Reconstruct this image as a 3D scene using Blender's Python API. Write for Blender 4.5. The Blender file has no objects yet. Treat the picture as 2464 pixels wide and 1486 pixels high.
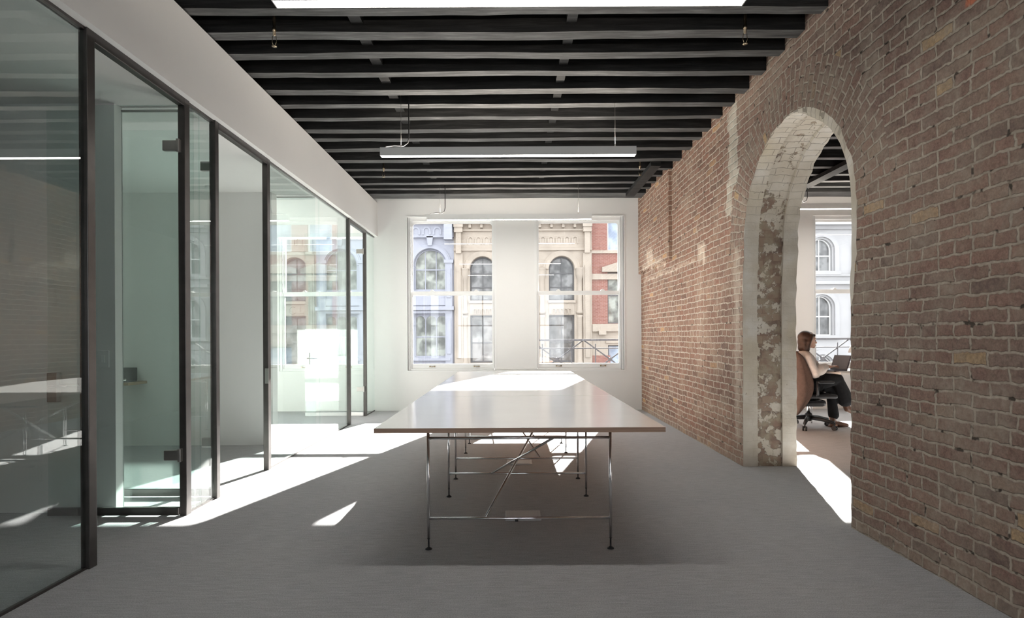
import bpy, bmesh, math, random
from mathutils import Vector, Matrix
random.seed(7)
S = bpy.context.scene
COL = S.collection
PI = math.pi

# ------------------------------------------------------------------ camera
F_PX, VX, VY, CAM_H = 1440.0, 1230.0, 808.0, 1.227
cam_d = bpy.data.cameras.new('camera')
cam = bpy.data.objects.new('camera', cam_d); COL.objects.link(cam)
cam_d.sensor_fit = 'HORIZONTAL'; cam_d.sensor_width = 36.0
cam_d.lens = F_PX / 2464.0 * 36.0
cam_d.shift_x = (1232.0 - VX) / 2464.0
cam_d.shift_y = (VY - 743.0) / 2464.0
cam_d.clip_start = 0.05; cam_d.clip_end = 300
cam.location = (0, 0, CAM_H)
cam.rotation_euler = (Matrix.Rotation(PI / 2, 4, 'X') @ Matrix.Rotation(-0.005, 4, 'Z')).to_euler()
S.camera = cam

# ------------------------------------------------------------------ sky, sun, exposure
S.view_settings.view_transform = 'Standard'
S.view_settings.look = 'None'
S.view_settings.gamma = 1.0
S.view_settings.use_curve_mapping = False
S.view_settings.exposure = 0.58
W = bpy.data.worlds.new('sky'); S.world = W; W.use_nodes = True
bg = W.node_tree.nodes['Background']
bg.inputs['Color'].default_value = (0.93, 0.965, 1.0, 1)
bg.inputs['Strength'].default_value = 2.5
sun_d = bpy.data.lights.new('sun', 'SUN')
sun = bpy.data.objects.new('sun', sun_d); COL.objects.link(sun)
sun_d.energy = 46.0; sun_d.angle = math.radians(0.55); sun_d.color = (1.0, 0.965, 0.91)
SUN_DIR = Vector((-0.57, -1.96, -1.0)).normalized()
sun.rotation_euler = SUN_DIR.to_track_quat('-Z', 'Y').to_euler()
sun.location = (10, 30, 20)
cy = S.cycles
cy.max_bounces = 10; cy.diffuse_bounces = 6; cy.glossy_bounces = 5
cy.transparent_max_bounces = 28; cy.transmission_bounces = 6
cy.caustics_reflective = False; cy.caustics_refractive = False
cy.sample_clamp_indirect = 10.0
cy.use_denoising = True

# ------------------------------------------------------------------ sizes read from the photograph (metres)
YW = 9.90            # room face of the window wall
XF = -2.20           # face of the white bulkhead
XG = -2.243          # outer face of the glazed partition
XR = 2.156           # face of the brick wall
BT = 0.50            # brick wall thickness
ZJ = 3.45            # underside of joists
ZC = 3.72            # ceiling boards
ZS = 2.88            # bulkhead soffit / office ceiling
YB = -2.6            # end of the room behind the camera

# ------------------------------------------------------------------ materials
def mat(name):
    m = bpy.data.materials.new(name); m.use_nodes = True
    nt = m.node_tree; b = nt.nodes['Principled BSDF']
    return m, nt, b
def N(nt, t, **k):
    n = nt.nodes.new(t)
    for a, v in k.items():
        if a.startswith('_'):
            n.inputs[a[1:].replace('_', ' ')].default_value = v
        else: setattr(n, a, v)
    return n
def L(nt, a, b): nt.links.new(a, b)
def math_n(nt, op, a, b=None, c=None, clamp=False):
    n = nt.nodes.new('ShaderNodeMath'); n.operation = op; n.use_clamp = clamp
    for i, v in enumerate((a, b, c)):
        if v is None: continue
        if isinstance(v, (int, float)): n.inputs[i].default_value = v
        else: nt.links.new(v, n.inputs[i])
    return n.outputs[0]
def ramp(nt, fac, stops, interp='LINEAR'):
    r = nt.nodes.new('ShaderNodeValToRGB'); r.color_ramp.interpolation = interp
    e = r.color_ramp.elements
    while len(e) < len(stops): e.new(0.5)
    for x, (p, c) in zip(e, stops):
        x.position = p; x.color = (*c, 1) if len(c) == 3 else c
    nt.links.new(fac, r.inputs[0]); return r.outputs[0]
def mix(nt, fac, a, b, blend='MIX'):
    n = nt.nodes.new('ShaderNodeMix'); n.data_type = 'RGBA'; n.blend_type = blend
    for s, v in ((n.inputs[0], fac), (n.inputs[6], a), (n.inputs[7], b)):
        if isinstance(v, (int, float)): s.default_value = v
        elif isinstance(v, tuple): s.default_value = (*v, 1)
        else: nt.links.new(v, s)
    return n.outputs[2]
def noise(nt, vec, scale, detail=4, rough=0.55):
    n = N(nt, 'ShaderNodeTexNoise'); n.inputs['Scale'].default_value = scale
    n.inputs['Detail'].default_value = detail; n.inputs['Roughness'].default_value = rough
    if vec is not None: L(nt, vec, n.inputs['Vector'])
    return n.outputs['Fac']
def bump(nt, b, h, dist=0.01, strength=1.0):
    n = N(nt, 'ShaderNodeBump'); n.inputs['Distance'].default_value = dist
    n.inputs['Strength'].default_value = strength
    L(nt, h, n.inputs['Height']); L(nt, n.outputs['Normal'], b.inputs['Normal'])
def geo(nt): return N(nt, 'ShaderNodeNewGeometry').outputs['Position']
def objc(nt): return N(nt, 'ShaderNodeTexCoord').outputs['Object']
def plain(name, col, rough=0.5, metal=0.0, var=0.04, scale=8.0, spec=None, bmp=0.0):
    m, nt, b = mat(name)
    g = objc(nt)
    n = noise(nt, g, scale)
    lo = tuple(max(0, c * (1 - var)) for c in col); hi = tuple(min(1, c * (1 + var)) for c in col)
    L(nt, ramp(nt, n, [(0.3, lo), (0.7, hi)]), b.inputs['Base Color'])
    b.inputs['Roughness'].default_value = rough; b.inputs['Metallic'].default_value = metal
    if spec is not None: b.inputs['Specular IOR Level'].default_value = spec
    if bmp: bump(nt, b, noise(nt, g, scale * 6), bmp)
    return m
def glass_mat(name, tint, r0=0.06):
    m = bpy.data.materials.new(name); m.use_nodes = True; nt = m.node_tree
    nt.nodes.clear()
    out = N(nt, 'ShaderNodeOutputMaterial')
    lw = N(nt, 'ShaderNodeLayerWeight'); lw.inputs['Blend'].default_value = 0.5
    p = math_n(nt, 'POWER', lw.outputs['Facing'], 5.0)
    f = math_n(nt, 'MULTIPLY_ADD', p, 1 - r0, r0)
    tr = N(nt, 'ShaderNodeBsdfTransparent'); tr.inputs['Color'].default_value = (*tint, 1)
    gl = N(nt, 'ShaderNodeBsdfGlossy'); gl.inputs['Roughness'].default_value = 0.0
    gl.inputs['Color'].default_value = (1, 1, 1, 1)
    mx = N(nt, 'ShaderNodeMixShader')
    L(nt, f, mx.inputs[0]); L(nt, tr.outputs[0], mx.inputs[1]); L(nt, gl.outputs[0], mx.inputs[2])
    L(nt, mx.outputs[0], out.inputs['Surface'])
    return m
def emit_mat(name, col, strength):
    m = bpy.data.materials.new(name); m.use_nodes = True; nt = m.node_tree
    nt.nodes.clear()
    out = N(nt, 'ShaderNodeOutputMaterial'); e = N(nt, 'ShaderNodeEmission')
    e.inputs['Color'].default_value = (*col, 1); e.inputs['Strength'].default_value = strength
    L(nt, e.outputs[0], out.inputs['Surface']); return m

M = {}
M['white'] = plain('white_wall_paint', (0.84, 0.835, 0.82), 0.75, var=0.012, scale=1.2)
M['white_trim'] = plain('white_trim_paint', (0.85, 0.85, 0.84), 0.45, var=0.01, scale=2)
M['steel'] = plain('dark_bronze_steel', (0.10, 0.092, 0.088), 0.34, metal=0.75, var=0.1, scale=12)
M['hinge'] = plain('satin_steel', (0.42, 0.41, 0.39), 0.32, metal=0.9, var=0.05)
M['chrome'] = plain('chromed_tube', (0.78, 0.78, 0.79), 0.14, metal=1.0, var=0.02)
M['black_metal'] = plain('black_metal', (0.03, 0.03, 0.032), 0.4, metal=0.3, var=0.1)
M['brass'] = plain('aged_brass', (0.42, 0.34, 0.24), 0.25, metal=1.0, var=0.15, scale=60)
M['glass'] = glass_mat('tinted_partition_glass', (0.935, 0.970, 0.962))
M['pane'] = glass_mat('window_glass', (0.98, 0.985, 0.985))
M['lamp_body'] = plain('white_lamp_housing', (0.80, 0.80, 0.79), 0.45, var=0.01)
M['diffuser'] = emit_mat('lamp_diffuser', (1.0, 0.955, 0.90), 21.5)
M['uplight'] = emit_mat('lamp_upper_diffuser', (1.0, 0.90, 0.78), 34.0)

def carpet():
    m, nt, b = mat('grey_carpet')
    g = geo(nt)
    n1 = noise(nt, g, 170, 3, 0.7); n2 = noise(nt, g, 1.1, 3)
    mp = N(nt, 'ShaderNodeMapping'); mp.inputs['Scale'].default_value = (9, 70, 1); L(nt, g, mp.inputs['Vector'])
    n3 = noise(nt, mp.outputs[0], 1.0, 3, 0.6)
    c1 = ramp(nt, n1, [(0.32, (0.37, 0.373, 0.380)), (0.68, (0.60, 0.605, 0.615))])
    c2 = ramp(nt, n3, [(0.3, (0.86, 0.86, 0.86)), (0.7, (1.08, 1.08, 1.08))])
    c3 = ramp(nt, n2, [(0.3, (0.95, 0.95, 0.96)), (0.7, (1.04, 1.03, 1.02))])
    c = mix(nt, 1.0, mix(nt, 1.0, c1, c2, 'MULTIPLY'), c3, 'MULTIPLY')
    L(nt, c, b.inputs['Base Color'])
    b.inputs['Roughness'].default_value = 0.95; b.inputs['Specular IOR Level'].default_value = 0.15
    bump(nt, b, n1, 0.004, 0.6); return m
M['carpet'] = carpet()

def timber(name, k):
    m, nt, b = mat(name)
    g = geo(nt)
    mp = N(nt, 'ShaderNodeMapping'); mp.inputs['Scale'].default_value = (1.3, 16, 16); L(nt, g, mp.inputs['Vector'])
    n1 = noise(nt, mp.outputs[0], 2.2, 6, 0.65); n2 = noise(nt, g, 2.3, 4)
    c1 = ramp(nt, n1, [(0.30, (0.4 * k,) * 3), (0.52, (k,) * 3), (0.80, (2.6 * k,) * 3)])
    c2 = ramp(nt, n2, [(0.3, (0.7, 0.7, 0.7)), (0.7, (1.2, 1.2, 1.2))])
    L(nt, mix(nt, 1.0, c1, c2, 'MULTIPLY'), b.inputs['Base Color'])
    b.inputs['Roughness'].default_value = 0.62; b.inputs['Specular IOR Level'].default_value = 0.3
    bump(nt, b, n1, 0.006, 0.7); return m
M['timber'] = timber('black_painted_timber', 0.018)
M['worn_lit'] = timber('worn_lit_timber_underside', 0.085)  # paler copy of the timber: scuffs plus light on the undersides put into colour
M['board'] = plain('dark_ceiling_boards', (0.017, 0.0165, 0.016), 0.85, var=0.3, scale=4)

def brick(name, bw, rh, offset=0.5, ring=False):
    """Old unpainted brickwork: UV is laid in metres along the courses."""
    m, nt, b = mat(name)
    uv = N(nt, 'ShaderNodeUVMap'); uv.uv_map = 'UVMap'
    g = geo(nt)
    nz = N(nt, 'ShaderNodeTexNoise'); nz.inputs['Scale'].default_value = 7.0; nz.inputs['Detail'].default_value = 3
    L(nt, g, nz.inputs['Vector'])
    sub = N(nt, 'ShaderNodeVectorMath', operation='SUBTRACT'); L(nt, nz.outputs['Color'], sub.inputs[0]); sub.inputs[1].default_value = (.5, .5, .5)
    sc = N(nt, 'ShaderNodeVectorMath', operation='SCALE'); L(nt, sub.outputs[0], sc.inputs[0]); sc.inputs['Scale'].default_value = 0.026
    ad = N(nt, 'ShaderNodeVectorMath', operation='ADD'); L(nt, uv.outputs[0], ad.inputs[0]); L(nt, sc.outputs[0], ad.inputs[1])
    nw = N(nt, 'ShaderNodeTexNoise'); nw.inputs['Scale'].default_value = 1.7; nw.inputs['Detail'].default_value = 2; L(nt, g, nw.inputs['Vector'])
    sw_ = N(nt, 'ShaderNodeVectorMath', operation='SUBTRACT'); L(nt, nw.outputs['Color'], sw_.inputs[0]); sw_.inputs[1].default_value = (.5, .5, .5)
    sv_ = N(nt, 'ShaderNodeVectorMath', operation='MULTIPLY'); L(nt, sw_.outputs[0], sv_.inputs[0]); sv_.inputs[1].default_value = (.09, .030, 0)
    ad0 = ad; ad = N(nt, 'ShaderNodeVectorMath', operation='ADD'); L(nt, ad0.outputs[0], ad.inputs[0]); L(nt, sv_.outputs[0], ad.inputs[1])
    nf = N(nt, 'ShaderNodeTexNoise'); nf.inputs['Scale'].default_value = 26; nf.inputs['Detail'].default_value = 3; L(nt, g, nf.inputs['Vector'])
    sf = N(nt, 'ShaderNodeVectorMath', operation='SUBTRACT'); L(nt, nf.outputs['Color'], sf.inputs[0]); sf.inputs[1].default_value = (.5, .5, .5)
    sg = N(nt, 'ShaderNodeVectorMath', operation='SCALE'); L(nt, sf.outputs[0], sg.inputs[0]); sg.inputs['Scale'].default_value = 0.022
    ad1 = ad; ad = N(nt, 'ShaderNodeVectorMath', operation='ADD'); L(nt, ad1.outputs[0], ad.inputs[0]); L(nt, sg.outputs[0], ad.inputs[1])
    bt = N(nt, 'ShaderNodeTexBrick'); bt.offset = offset; bt.offset_frequency = 2
    bt.squash = 0.55 if not ring else 1.0; bt.squash_frequency = 6 if not ring else 2
    L(nt, ad.outputs[0], bt.inputs['Vector'])
    bt.inputs['Scale'].default_value = 1.0; bt.inputs['Mortar Size'].default_value = 0.0098
    bt.inputs['Mortar Smooth'].default_value = 0.6
    bt.inputs['Brick Width'].default_value = bw; bt.inputs['Row Height'].default_value = rh
    bt.inputs['Color1'].default_value = (0, 0, 0, 1); bt.inputs['Color2'].default_value = (1, 1, 1, 1)
    bt.inputs['Mortar'].default_value = (.4, .4, .4, 1)
    tone = ramp(nt, bt.outputs['Color'], [
        (0.00, (0.205, 0.155, 0.138)), (0.15, (0.255, 0.180, 0.155)), (0.40, (0.290, 0.196, 0.166)),
        (0.62, (0.305, 0.200, 0.168)), (0.82, (0.285, 0.212, 0.182)), (0.965, (0.330, 0.245, 0.198)), (0.985, (0.52, 0.38, 0.235))])
    fine = noise(nt, g, 42, 5, 0.7)
    tone = mix(nt, 1.0, tone, ramp(nt, fine, [(0.25, (0.60, 0.58, 0.57)), (0.75, (1.30, 1.28, 1.25))]), 'MULTIPLY')
    tone = mix(nt, math_n(nt, 'MULTIPLY', ramp(nt, noise(nt, g, 15, 5, 0.65), [(0.42, (0, 0, 0)), (0.68, (1, 1, 1))]), 0.45), tone, (0.33, 0.262, 0.205))
    tone = mix(nt, 1.0, tone, ramp(nt, noise(nt, g, 85, 3, 0.7), [(0.3, (0.80, 0.80, 0.80)), (0.7, (1.16, 1.15, 1.14))]), 'MULTIPLY')
    big = noise(nt, g, 0.9, 3)
    tone = mix(nt, 1.0, tone, ramp(nt, big, [(0.3, (0.80, 0.80, 0.82)), (0.7, (1.15, 1.12, 1.08))]), 'MULTIPLY')
    mort_n = noise(nt, g, 30, 4)
    mortar = ramp(nt, mort_n, [(0.3, (0.34, 0.285, 0.228)), (0.7, (0.50, 0.43, 0.355))])
    fac = bt.outputs['Fac']
    # mortar smeared over faces in places
    sm = noise(nt, g, 3.4, 6, 0.68)
    smf = math_n(nt, 'MULTIPLY', ramp(nt, sm, [(0.47, (0, 0, 0)), (0.70, (0.85, 0.85, 0.85))]), 0.72)
    col = mix(nt, smf, tone, mortar)
    col = mix(nt, fac, col, mortar)
    # open joints / holes
    hol = noise(nt, g, 13, 2, 0.5)
    hf = math_n(nt, 'MULTIPLY', ramp(nt, hol, [(0.63, (0, 0, 0)), (0.68, (1, 1, 1))]), fac)
    col = mix(nt, math_n(nt, 'MULTIPLY', hf, 0.85), col, (0.03, 0.022, 0.018))
    sep = N(nt, 'ShaderNodeSeparateXYZ'); L(nt, g, sep.inputs[0])
    Yc, Zc = sep.outputs['Y'], sep.outputs['Z']
    def span(v, lo, hi, soft=0.03):
        a = math_n(nt, 'SMOOTH_MIN', math_n(nt, 'DIVIDE', math_n(nt, 'SUBTRACT', v, lo), soft, clamp=True), 1.0, 0.01)
        c = math_n(nt, 'DIVIDE', math_n(nt, 'SUBTRACT', hi, v), soft, clamp=True)
        return math_n(nt, 'MULTIPLY', a, c)
    def patch(y0, y1, z0, z1, wob, soft=0.02, sc_=9):
        w = math_n(nt, 'MULTIPLY', math_n(nt, 'SUBTRACT', noise(nt, g, sc_, 4, 0.6), 0.5), wob)
        return math_n(nt, 'MULTIPLY', span(math_n(nt, 'ADD', Yc, w), y0, y1, soft), span(math_n(nt, 'ADD', Zc, w), z0, z1, soft))
    if not ring:
        # lime plaster scab beside the arch, and a pale band of old lintel bedding
        plaster = ramp(nt, noise(nt, g, 6, 4), [(0.3, (0.42, 0.40, 0.34)), (0.7, (0.60, 0.58, 0.51))])
        for (y0, y1, z0, z1, wob) in ((5.66, 5.92, 2.62, 3.45, 0.30), (5.82, 5.98, 2.36, 2.75, 0.22)):
            col = mix(nt, patch(y0, y1, z0, z1, wob), col, plaster)
        pale = ramp(nt, noise(nt, g, 9, 4), [(0.3, (0.46, 0.41, 0.34)), (0.7, (0.68, 0.63, 0.55))])
        for (y0, y1, z0, z1, wob, k) in ((6.95, 9.7, 2.06, 2.15, 0.22, 0.6), (6.62, 6.92, 2.02, 2.28, 0.2, 0.85), (8.3, 9.6, 2.22, 2.34, 0.45, 0.8), (8.9, 9.3, 2.3, 2.55, 0.3, 0.7),
                                         (6.75, 7.0, 0.9, 2.0, 0.6, 0.16), (5.62, 5.80, 0.2, 2.6, 0.25, 0.45)):
            col = mix(nt, math_n(nt, 'MULTIPLY', patch(y0, y1, z0, z1, wob, 0.04), k), col, pale)
        # later orange-red brickwork of the far half
        fr = math_n(nt, 'DIVIDE', math_n(nt, 'SUBTRACT', math_n(nt, 'ADD', Yc, math_n(nt, 'MULTIPLY', noise(nt, g, 1.6, 4), 0.8)), 5.4), 1.6, clamp=True)
        farcol = mix(nt, fac, mix(nt, 1.0, col, (1.22, 1.04, 0.95), 'MULTIPLY'), mix(nt, 1.0, col, (1.42, 1.40, 1.38), 'MULTIPLY'))
        col = mix(nt, fr, col, farcol)
        # pale dusty foot of the wall
        ft = math_n(nt, 'MULTIPLY', math_n(nt, 'SUBTRACT', 1.0, math_n(nt, 'DIVIDE', math_n(nt, 'ADD', Zc, math_n(nt, 'MULTIPLY', noise(nt, g, 8, 4), 0.14)), 0.24, clamp=True)), 0.55, clamp=True)
        col = mix(nt, ft, col, mortar)
    if not ring: col = mix(nt, patch(2.70, 2.83, 2.75, 2.84, 0.12, 0.02, 14), col, (0.62, 0.22, 0.13))
    L(nt, col, b.inputs['Base Color'])
    b.inputs['Roughness'].default_value = 0.92; b.inputs['Specular IOR Level'].default_value = 0.12
    h = math_n(nt, 'SUBTRACT', math_n(nt, 'MULTIPLY_ADD', fine, 0.35, math_n(nt, 'MULTIPLY', math_n(nt, 'SUBTRACT', 1.0, fac), 1.0)), math_n(nt, 'MULTIPLY', hf, 1.2))
    h = math_n(nt, 'MULTIPLY_ADD', bt.outputs['Color'], 0.35, h)
    h = math_n(nt, 'MULTIPLY_ADD', noise(nt, g, 16, 3), 0.6, h)
    bump(nt, b, h, 0.0075, 0.7)
    return m
M['brick'] = brick('old_red_brick', 0.216, 0.0672)
M['ring'] = brick('arch_ring_brick', 0.118, 0.0700, 0.5, True)

def whitewash():
    """Flaking limewash over brick inside the arch; UV = (depth in the wall, length round the opening)."""
    m, nt, b = mat('flaking_whitewashed_brick')
    uv = N(nt, 'ShaderNodeUVMap'); uv.uv_map = 'UVMap'; g = geo(nt)
    bt = N(nt, 'ShaderNodeTexBrick'); bt.offset = 0.5
    nz = N(nt, 'ShaderNodeTexNoise'); nz.inputs['Scale'].default_value = 8.0; L(nt, g, nz.inputs['Vector'])
    sub = N(nt, 'ShaderNodeVectorMath', operation='SUBTRACT'); L(nt, nz.outputs['Color'], sub.inputs[0]); sub.inputs[1].default_value = (.5, .5, .5)
    sc = N(nt, 'ShaderNodeVectorMath', operation='SCALE'); L(nt, sub.outputs[0], sc.inputs[0]); sc.inputs['Scale'].default_value = 0.04
    ad = N(nt, 'ShaderNodeVectorMath', operation='ADD'); L(nt, uv.outputs[0], ad.inputs[0]); L(nt, sc.outputs[0], ad.inputs[1])
    L(nt, ad.outputs[0], bt.inputs['Vector'])
    bt.inputs['Scale'].default_value = 1.0; bt.inputs['Brick Width'].default_value = 0.19; bt.inputs['Row Height'].default_value = 0.070
    bt.inputs['Mortar Size'].default_value = 0.003; bt.inputs['Mortar Smooth'].default_value = 0.3
    bt.inputs['Color1'].default_value = (0, 0, 0, 1); bt.inputs['Color2'].default_value = (1, 1, 1, 1); bt.inputs['Mortar'].default_value = (.5, .5, .5, 1)
    su = N(nt, 'ShaderNodeSeparateXYZ'); L(nt, uv.outputs[0], su.inputs[0])
    U, V = su.outputs[0], su.outputs[1]
    sp = N(nt, 'ShaderNodeSeparateXYZ'); L(nt, g, sp.inputs[0]); Z = sp.outputs['Z']
    paint = ramp(nt, noise(nt, g, 4, 5), [(0.3, (0.56, 0.50, 0.41)), (0.55, (0.66, 0.61, 0.53)), (0.75, (0.74, 0.71, 0.66))])
    yel = noise(nt, g, 2.2, 3)
    paint = mix(nt, math_n(nt, 'MULTIPLY', ramp(nt, yel, [(0.5, (0, 0, 0)), (0.75, (1, 1, 1))]), 0.45), paint, (0.55, 0.46, 0.27))
    bare = ramp(nt, bt.outputs['Color'], [(0, (0.16, 0.11, 0.09)), (0.5, (0.26, 0.17, 0.13)), (1, (0.36, 0.27, 0.20))])
    bare = mix(nt, ramp(nt, noise(nt, g, 11, 4), [(0.45, (0, 0, 0)), (0.65, (1, 1, 1))]), bare, (0.36, 0.30, 0.22))
    mid = math_n(nt, 'MULTIPLY', math_n(nt, 'DIVIDE', math_n(nt, 'SUBTRACT', U, 0.138), 0.01, clamp=True), math_n(nt, 'DIVIDE', math_n(nt, 'SUBTRACT', 0.37, U), 0.01, clamp=True))
    hi = math_n(nt, 'DIVIDE', math_n(nt, 'SUBTRACT', Z, 2.2), 0.6, clamp=True)
    flake = math_n(nt, 'ADD', noise(nt, g, 9.5, 7, 0.68), math_n(nt, 'MULTIPLY', bt.outputs['Color'], 0.06))
    th = math_n(nt, 'SUBTRACT', 0.72, math_n(nt, 'MULTIPLY', mid, math_n(nt, 'SUBTRACT', 0.235, math_n(nt, 'MULTIPLY', hi, 0.12))))
    pf = math_n(nt, 'DIVIDE', math_n(nt, 'SUBTRACT', flake, th), 0.035, clamp=True)
    col = mix(nt, math_n(nt, 'MULTIPLY', pf, 0.92), paint, bare)
    joint = math_n(nt, 'MULTIPLY', bt.outputs['Fac'], math_n(nt, 'MULTIPLY_ADD', hi, 0.50, 0.03))
    col = mix(nt, joint, col, (0.12, 0.09, 0.065))
    low = math_n(nt, 'SUBTRACT', 1.0, math_n(nt, 'DIVIDE', math_n(nt, 'ADD', Z, math_n(nt, 'MULTIPLY', noise(nt, g, 7, 4), 0.25)), 0.32, clamp=True))
    col = mix(nt, math_n(nt, 'MULTIPLY', low, 0.7), col, (0.20, 0.14, 0.10))
    L(nt, col, b.inputs['Base Color']); b.inputs['Roughness'].default_value = 0.88
    b.inputs['Specular IOR Level'].default_value = 0.15
    h = math_n(nt, 'ADD', math_n(nt, 'MULTIPLY', math_n(nt, 'SUBTRACT', 1.0, pf), 0.5), math_n(nt, 'MULTIPLY', noise(nt, g, 14, 4), 1.1))
    h = math_n(nt, 'SUBTRACT', h, math_n(nt, 'MULTIPLY', bt.outputs['Fac'], math_n(nt, 'MULTIPLY_ADD', hi, 0.6, 0.1)))
    bump(nt, b, h, 0.010, 0.7); return m
M['wash'] = whitewash()

# ------------------------------------------------------------------ mesh helpers
class MB:
    """Collects shapes and links them as one mesh object."""
    def __init__(s): s.v = []; s.f = []; s.mi = []; s.uv = []; s.smooth = []
    def _add(s, vs, fs, mi=0, uvs=None, smooth=False):
        o = len(s.v); s.v += [tuple(v) for v in vs]
        for i, f in enumerate(fs):
            s.f.append([o + k for k in f]); s.mi.append(mi); s.smooth.append(smooth)
            s.uv.append(uvs[i] if uvs else None)
        return s
    def quad(s, a, b, c, d, mi=0, uv=None):
        return s._add([a, b, c, d], [(0, 1, 2, 3)], mi, [uv] if uv else None)
    def box(s, x0, x1, y0, y1, z0, z1, bev=0.0, mi=0, M_=None):
        x0, x1 = min(x0, x1), max(x0, x1); y0, y1 = min(y0, y1), max(y0, y1); z0, z1 = min(z0, z1), max(z0, z1)
        if bev <= 0:
            vs = [(x0, y0, z0), (x1, y0, z0), (x1, y1, z0), (x0, y1, z0), (x0, y0, z1), (x1, y0, z1), (x1, y1, z1), (x0, y1, z1)]
            fs = [(0, 3, 2, 1), (4, 5, 6, 7), (0, 1, 5, 4), (1, 2, 6, 5), (2, 3, 7, 6), (3, 0, 4, 7)]
        else:
            bm = bmesh.new(); bmesh.ops.create_cube(bm, size=1)
            for v in bm.verts:
                v.co = Vector(((x0 + x1) / 2 + v.co.x * (x1 - x0), (y0 + y1) / 2 + v.co.y * (y1 - y0), (z0 + z1) / 2 + v.co.z * (z1 - z0)))
            bmesh.ops.bevel(bm, geom=bm.edges[:], offset=bev, segments=2, affect='EDGES', profile=0.5)
            bm.verts.index_update()
            vs = [v.co.copy() for v in bm.verts]; fs = [[v.index for v in f.verts] for f in bm.faces]; bm.free()
        if M_ is not None: vs = [M_ @ Vector(v) for v in vs]
        return s._add(vs, fs, mi)
    def tube(s, pts, r, n=10, mi=0, cap=True):
        pts = [Vector(p) for p in pts]; k = len(pts)
        rs = r if isinstance(r, (list, tuple)) else [r] * k
        rings = []; up = None
        for i, p in enumerate(pts):
            t = (pts[min(i + 1, k - 1)] - pts[max(i - 1, 0)]).normalized()
            if up is None:
                up = Vector((0, 0, 1)) if abs(t.z) < 0.9 else Vector((1, 0, 0))
            a = t.cross(up).normalized(); b2 = a.cross(t).normalized(); up = b2
            rings.append([p + a * math.cos(2 * PI * j / n) * rs[i] + b2 * math.sin(2 * PI * j / n) * rs[i] for j in range(n)])
        vs = [v for ring in rings for v in ring]; fs = []
        for i in range(k - 1):
            for j in range(n):
                fs.append((i * n + j, i * n + (j + 1) % n, (i + 1) * n + (j + 1) % n, (i + 1) * n + j))
        s._add(vs, fs, mi, smooth=True)
        if cap:
            s._add(rings[0], [tuple(range(n))[::-1]], mi); s._add(rings[-1], [tuple(range(n))], mi)
        return s
    def lathe(s, c, prof, n=20, mi=0, axis='Z', smooth=True):
        vs = []
        for r, z in prof:
            for j in range(n):
                a = 2 * PI * j / n
                p = (r * math.cos(a), r * math.sin(a), z)
                if axis == 'Y': p = (p[0], p[2], p[1])
                if axis == 'X': p = (p[2], p[0], p[1])
                vs.append((c[0] + p[0], c[1] + p[1], c[2] + p[2]))
        fs = []
        for i in range(len(prof) - 1):
            for j in range(n):
                fs.append((i * n + j, i * n + (j + 1) % n, (i + 1) * n + (j + 1) % n, (i + 1) * n + j))
        fs.append(tuple(range(n))[::-1]); fs.append(tuple((len(prof) - 1) * n + j for j in range(n)))
        return s._add(vs, fs, mi, smooth=smooth)
    def prism(s, poly, axis, a, b, mi=0):
        """poly of 2D points extruded along an axis: 'Y' -> (x,z), 'X' -> (y,z), 'Z' -> (x,y)"""
        def P(p, t):
            return {'Y': (p[0], t, p[1]), 'X': (t, p[0], p[1]), 'Z': (p[0], p[1], t)}[axis]
        n = len(poly); vs = [P(p, a) for p in poly] + [P(p, b) for p in poly]
        fs = [tuple(range(n))[::-1], tuple(range(n, 2 * n))] + [(i, (i + 1) % n, n + (i + 1) % n, n + i) for i in range(n)]
        return s._add(vs, fs, mi)
    def ell(s, c, r, rot=None, nu=16, nv=10, mi=0):
        vs = []; fs = []
        for i in range(nv + 1):
            th = PI * i / nv
            for j in range(nu):
                ph = 2 * PI * j / nu
                v = Vector((r[0] * math.sin(th) * math.cos(ph), r[1] * math.sin(th) * math.sin(ph), r[2] * math.cos(th)))
                if rot is not None: v = rot @ v
                vs.append(Vector(c) + v)
        for i in range(nv):
            for j in range(nu):
                fs.append((i * nu + j, (i + 1) * nu + j, (i + 1) * nu + (j + 1) % nu, i * nu + (j + 1) % nu))
        return s._add(vs, fs, mi, smooth=True)
    def limb(s, pts, rs, n=14):
        """tapered rounded limb for bodies"""
        s.tube(pts, rs, n)
        for p, r in zip(pts, rs): s.ell(p, (r, r, r), None, 14, 8)
        return s
    def build(s, name, m, parent=None, autosmooth=False, loc=None, fix=True):
        me = bpy.data.meshes.new(name)
        off = Vector(loc) if loc is not None else Vector((0, 0, 0))
        me.from_pydata([Vector(v) - off for v in s.v], [], s.f)
        for x in (m if isinstance(m, (list, tuple)) else [m]): me.materials.append(x)
        ul = me.uv_layers.new(name='UVMap') if any(s.uv) else None
        for i, p in enumerate(me.polygons):
            p.material_index = s.mi[i]; p.use_smooth = s.smooth[i]
            if ul and s.uv[i]:
                for k, li in enumerate(p.loop_indices): ul.data[li].uv = s.uv[i][k]
        if fix and not ul:
            bm = bmesh.new(); bm.from_mesh(me)
            bmesh.ops.remove_doubles(bm, verts=bm.verts[:], dist=1e-6)
            bmesh.ops.recalc_face_normals(bm, faces=bm.faces[:]); bm.to_mesh(me); bm.free()
        me.update()
        o = bpy.data.objects.new(name, me); COL.objects.link(o)
        o.location = off
        if parent is not None:
            o.parent = parent
            o.matrix_parent_inverse = Matrix.Translation(-Vector(parent_world(parent)))
        return o
def parent_world(p):
    v = Vector(p.location)
    return v if p.parent is None else v
def tag(o, label=None, cat=None, group=None, kind=None):
    if label: o['label'] = label
    if cat: o['category'] = cat
    if group: o['group'] = group
    if kind: o['kind'] = kind
    return o
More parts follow.
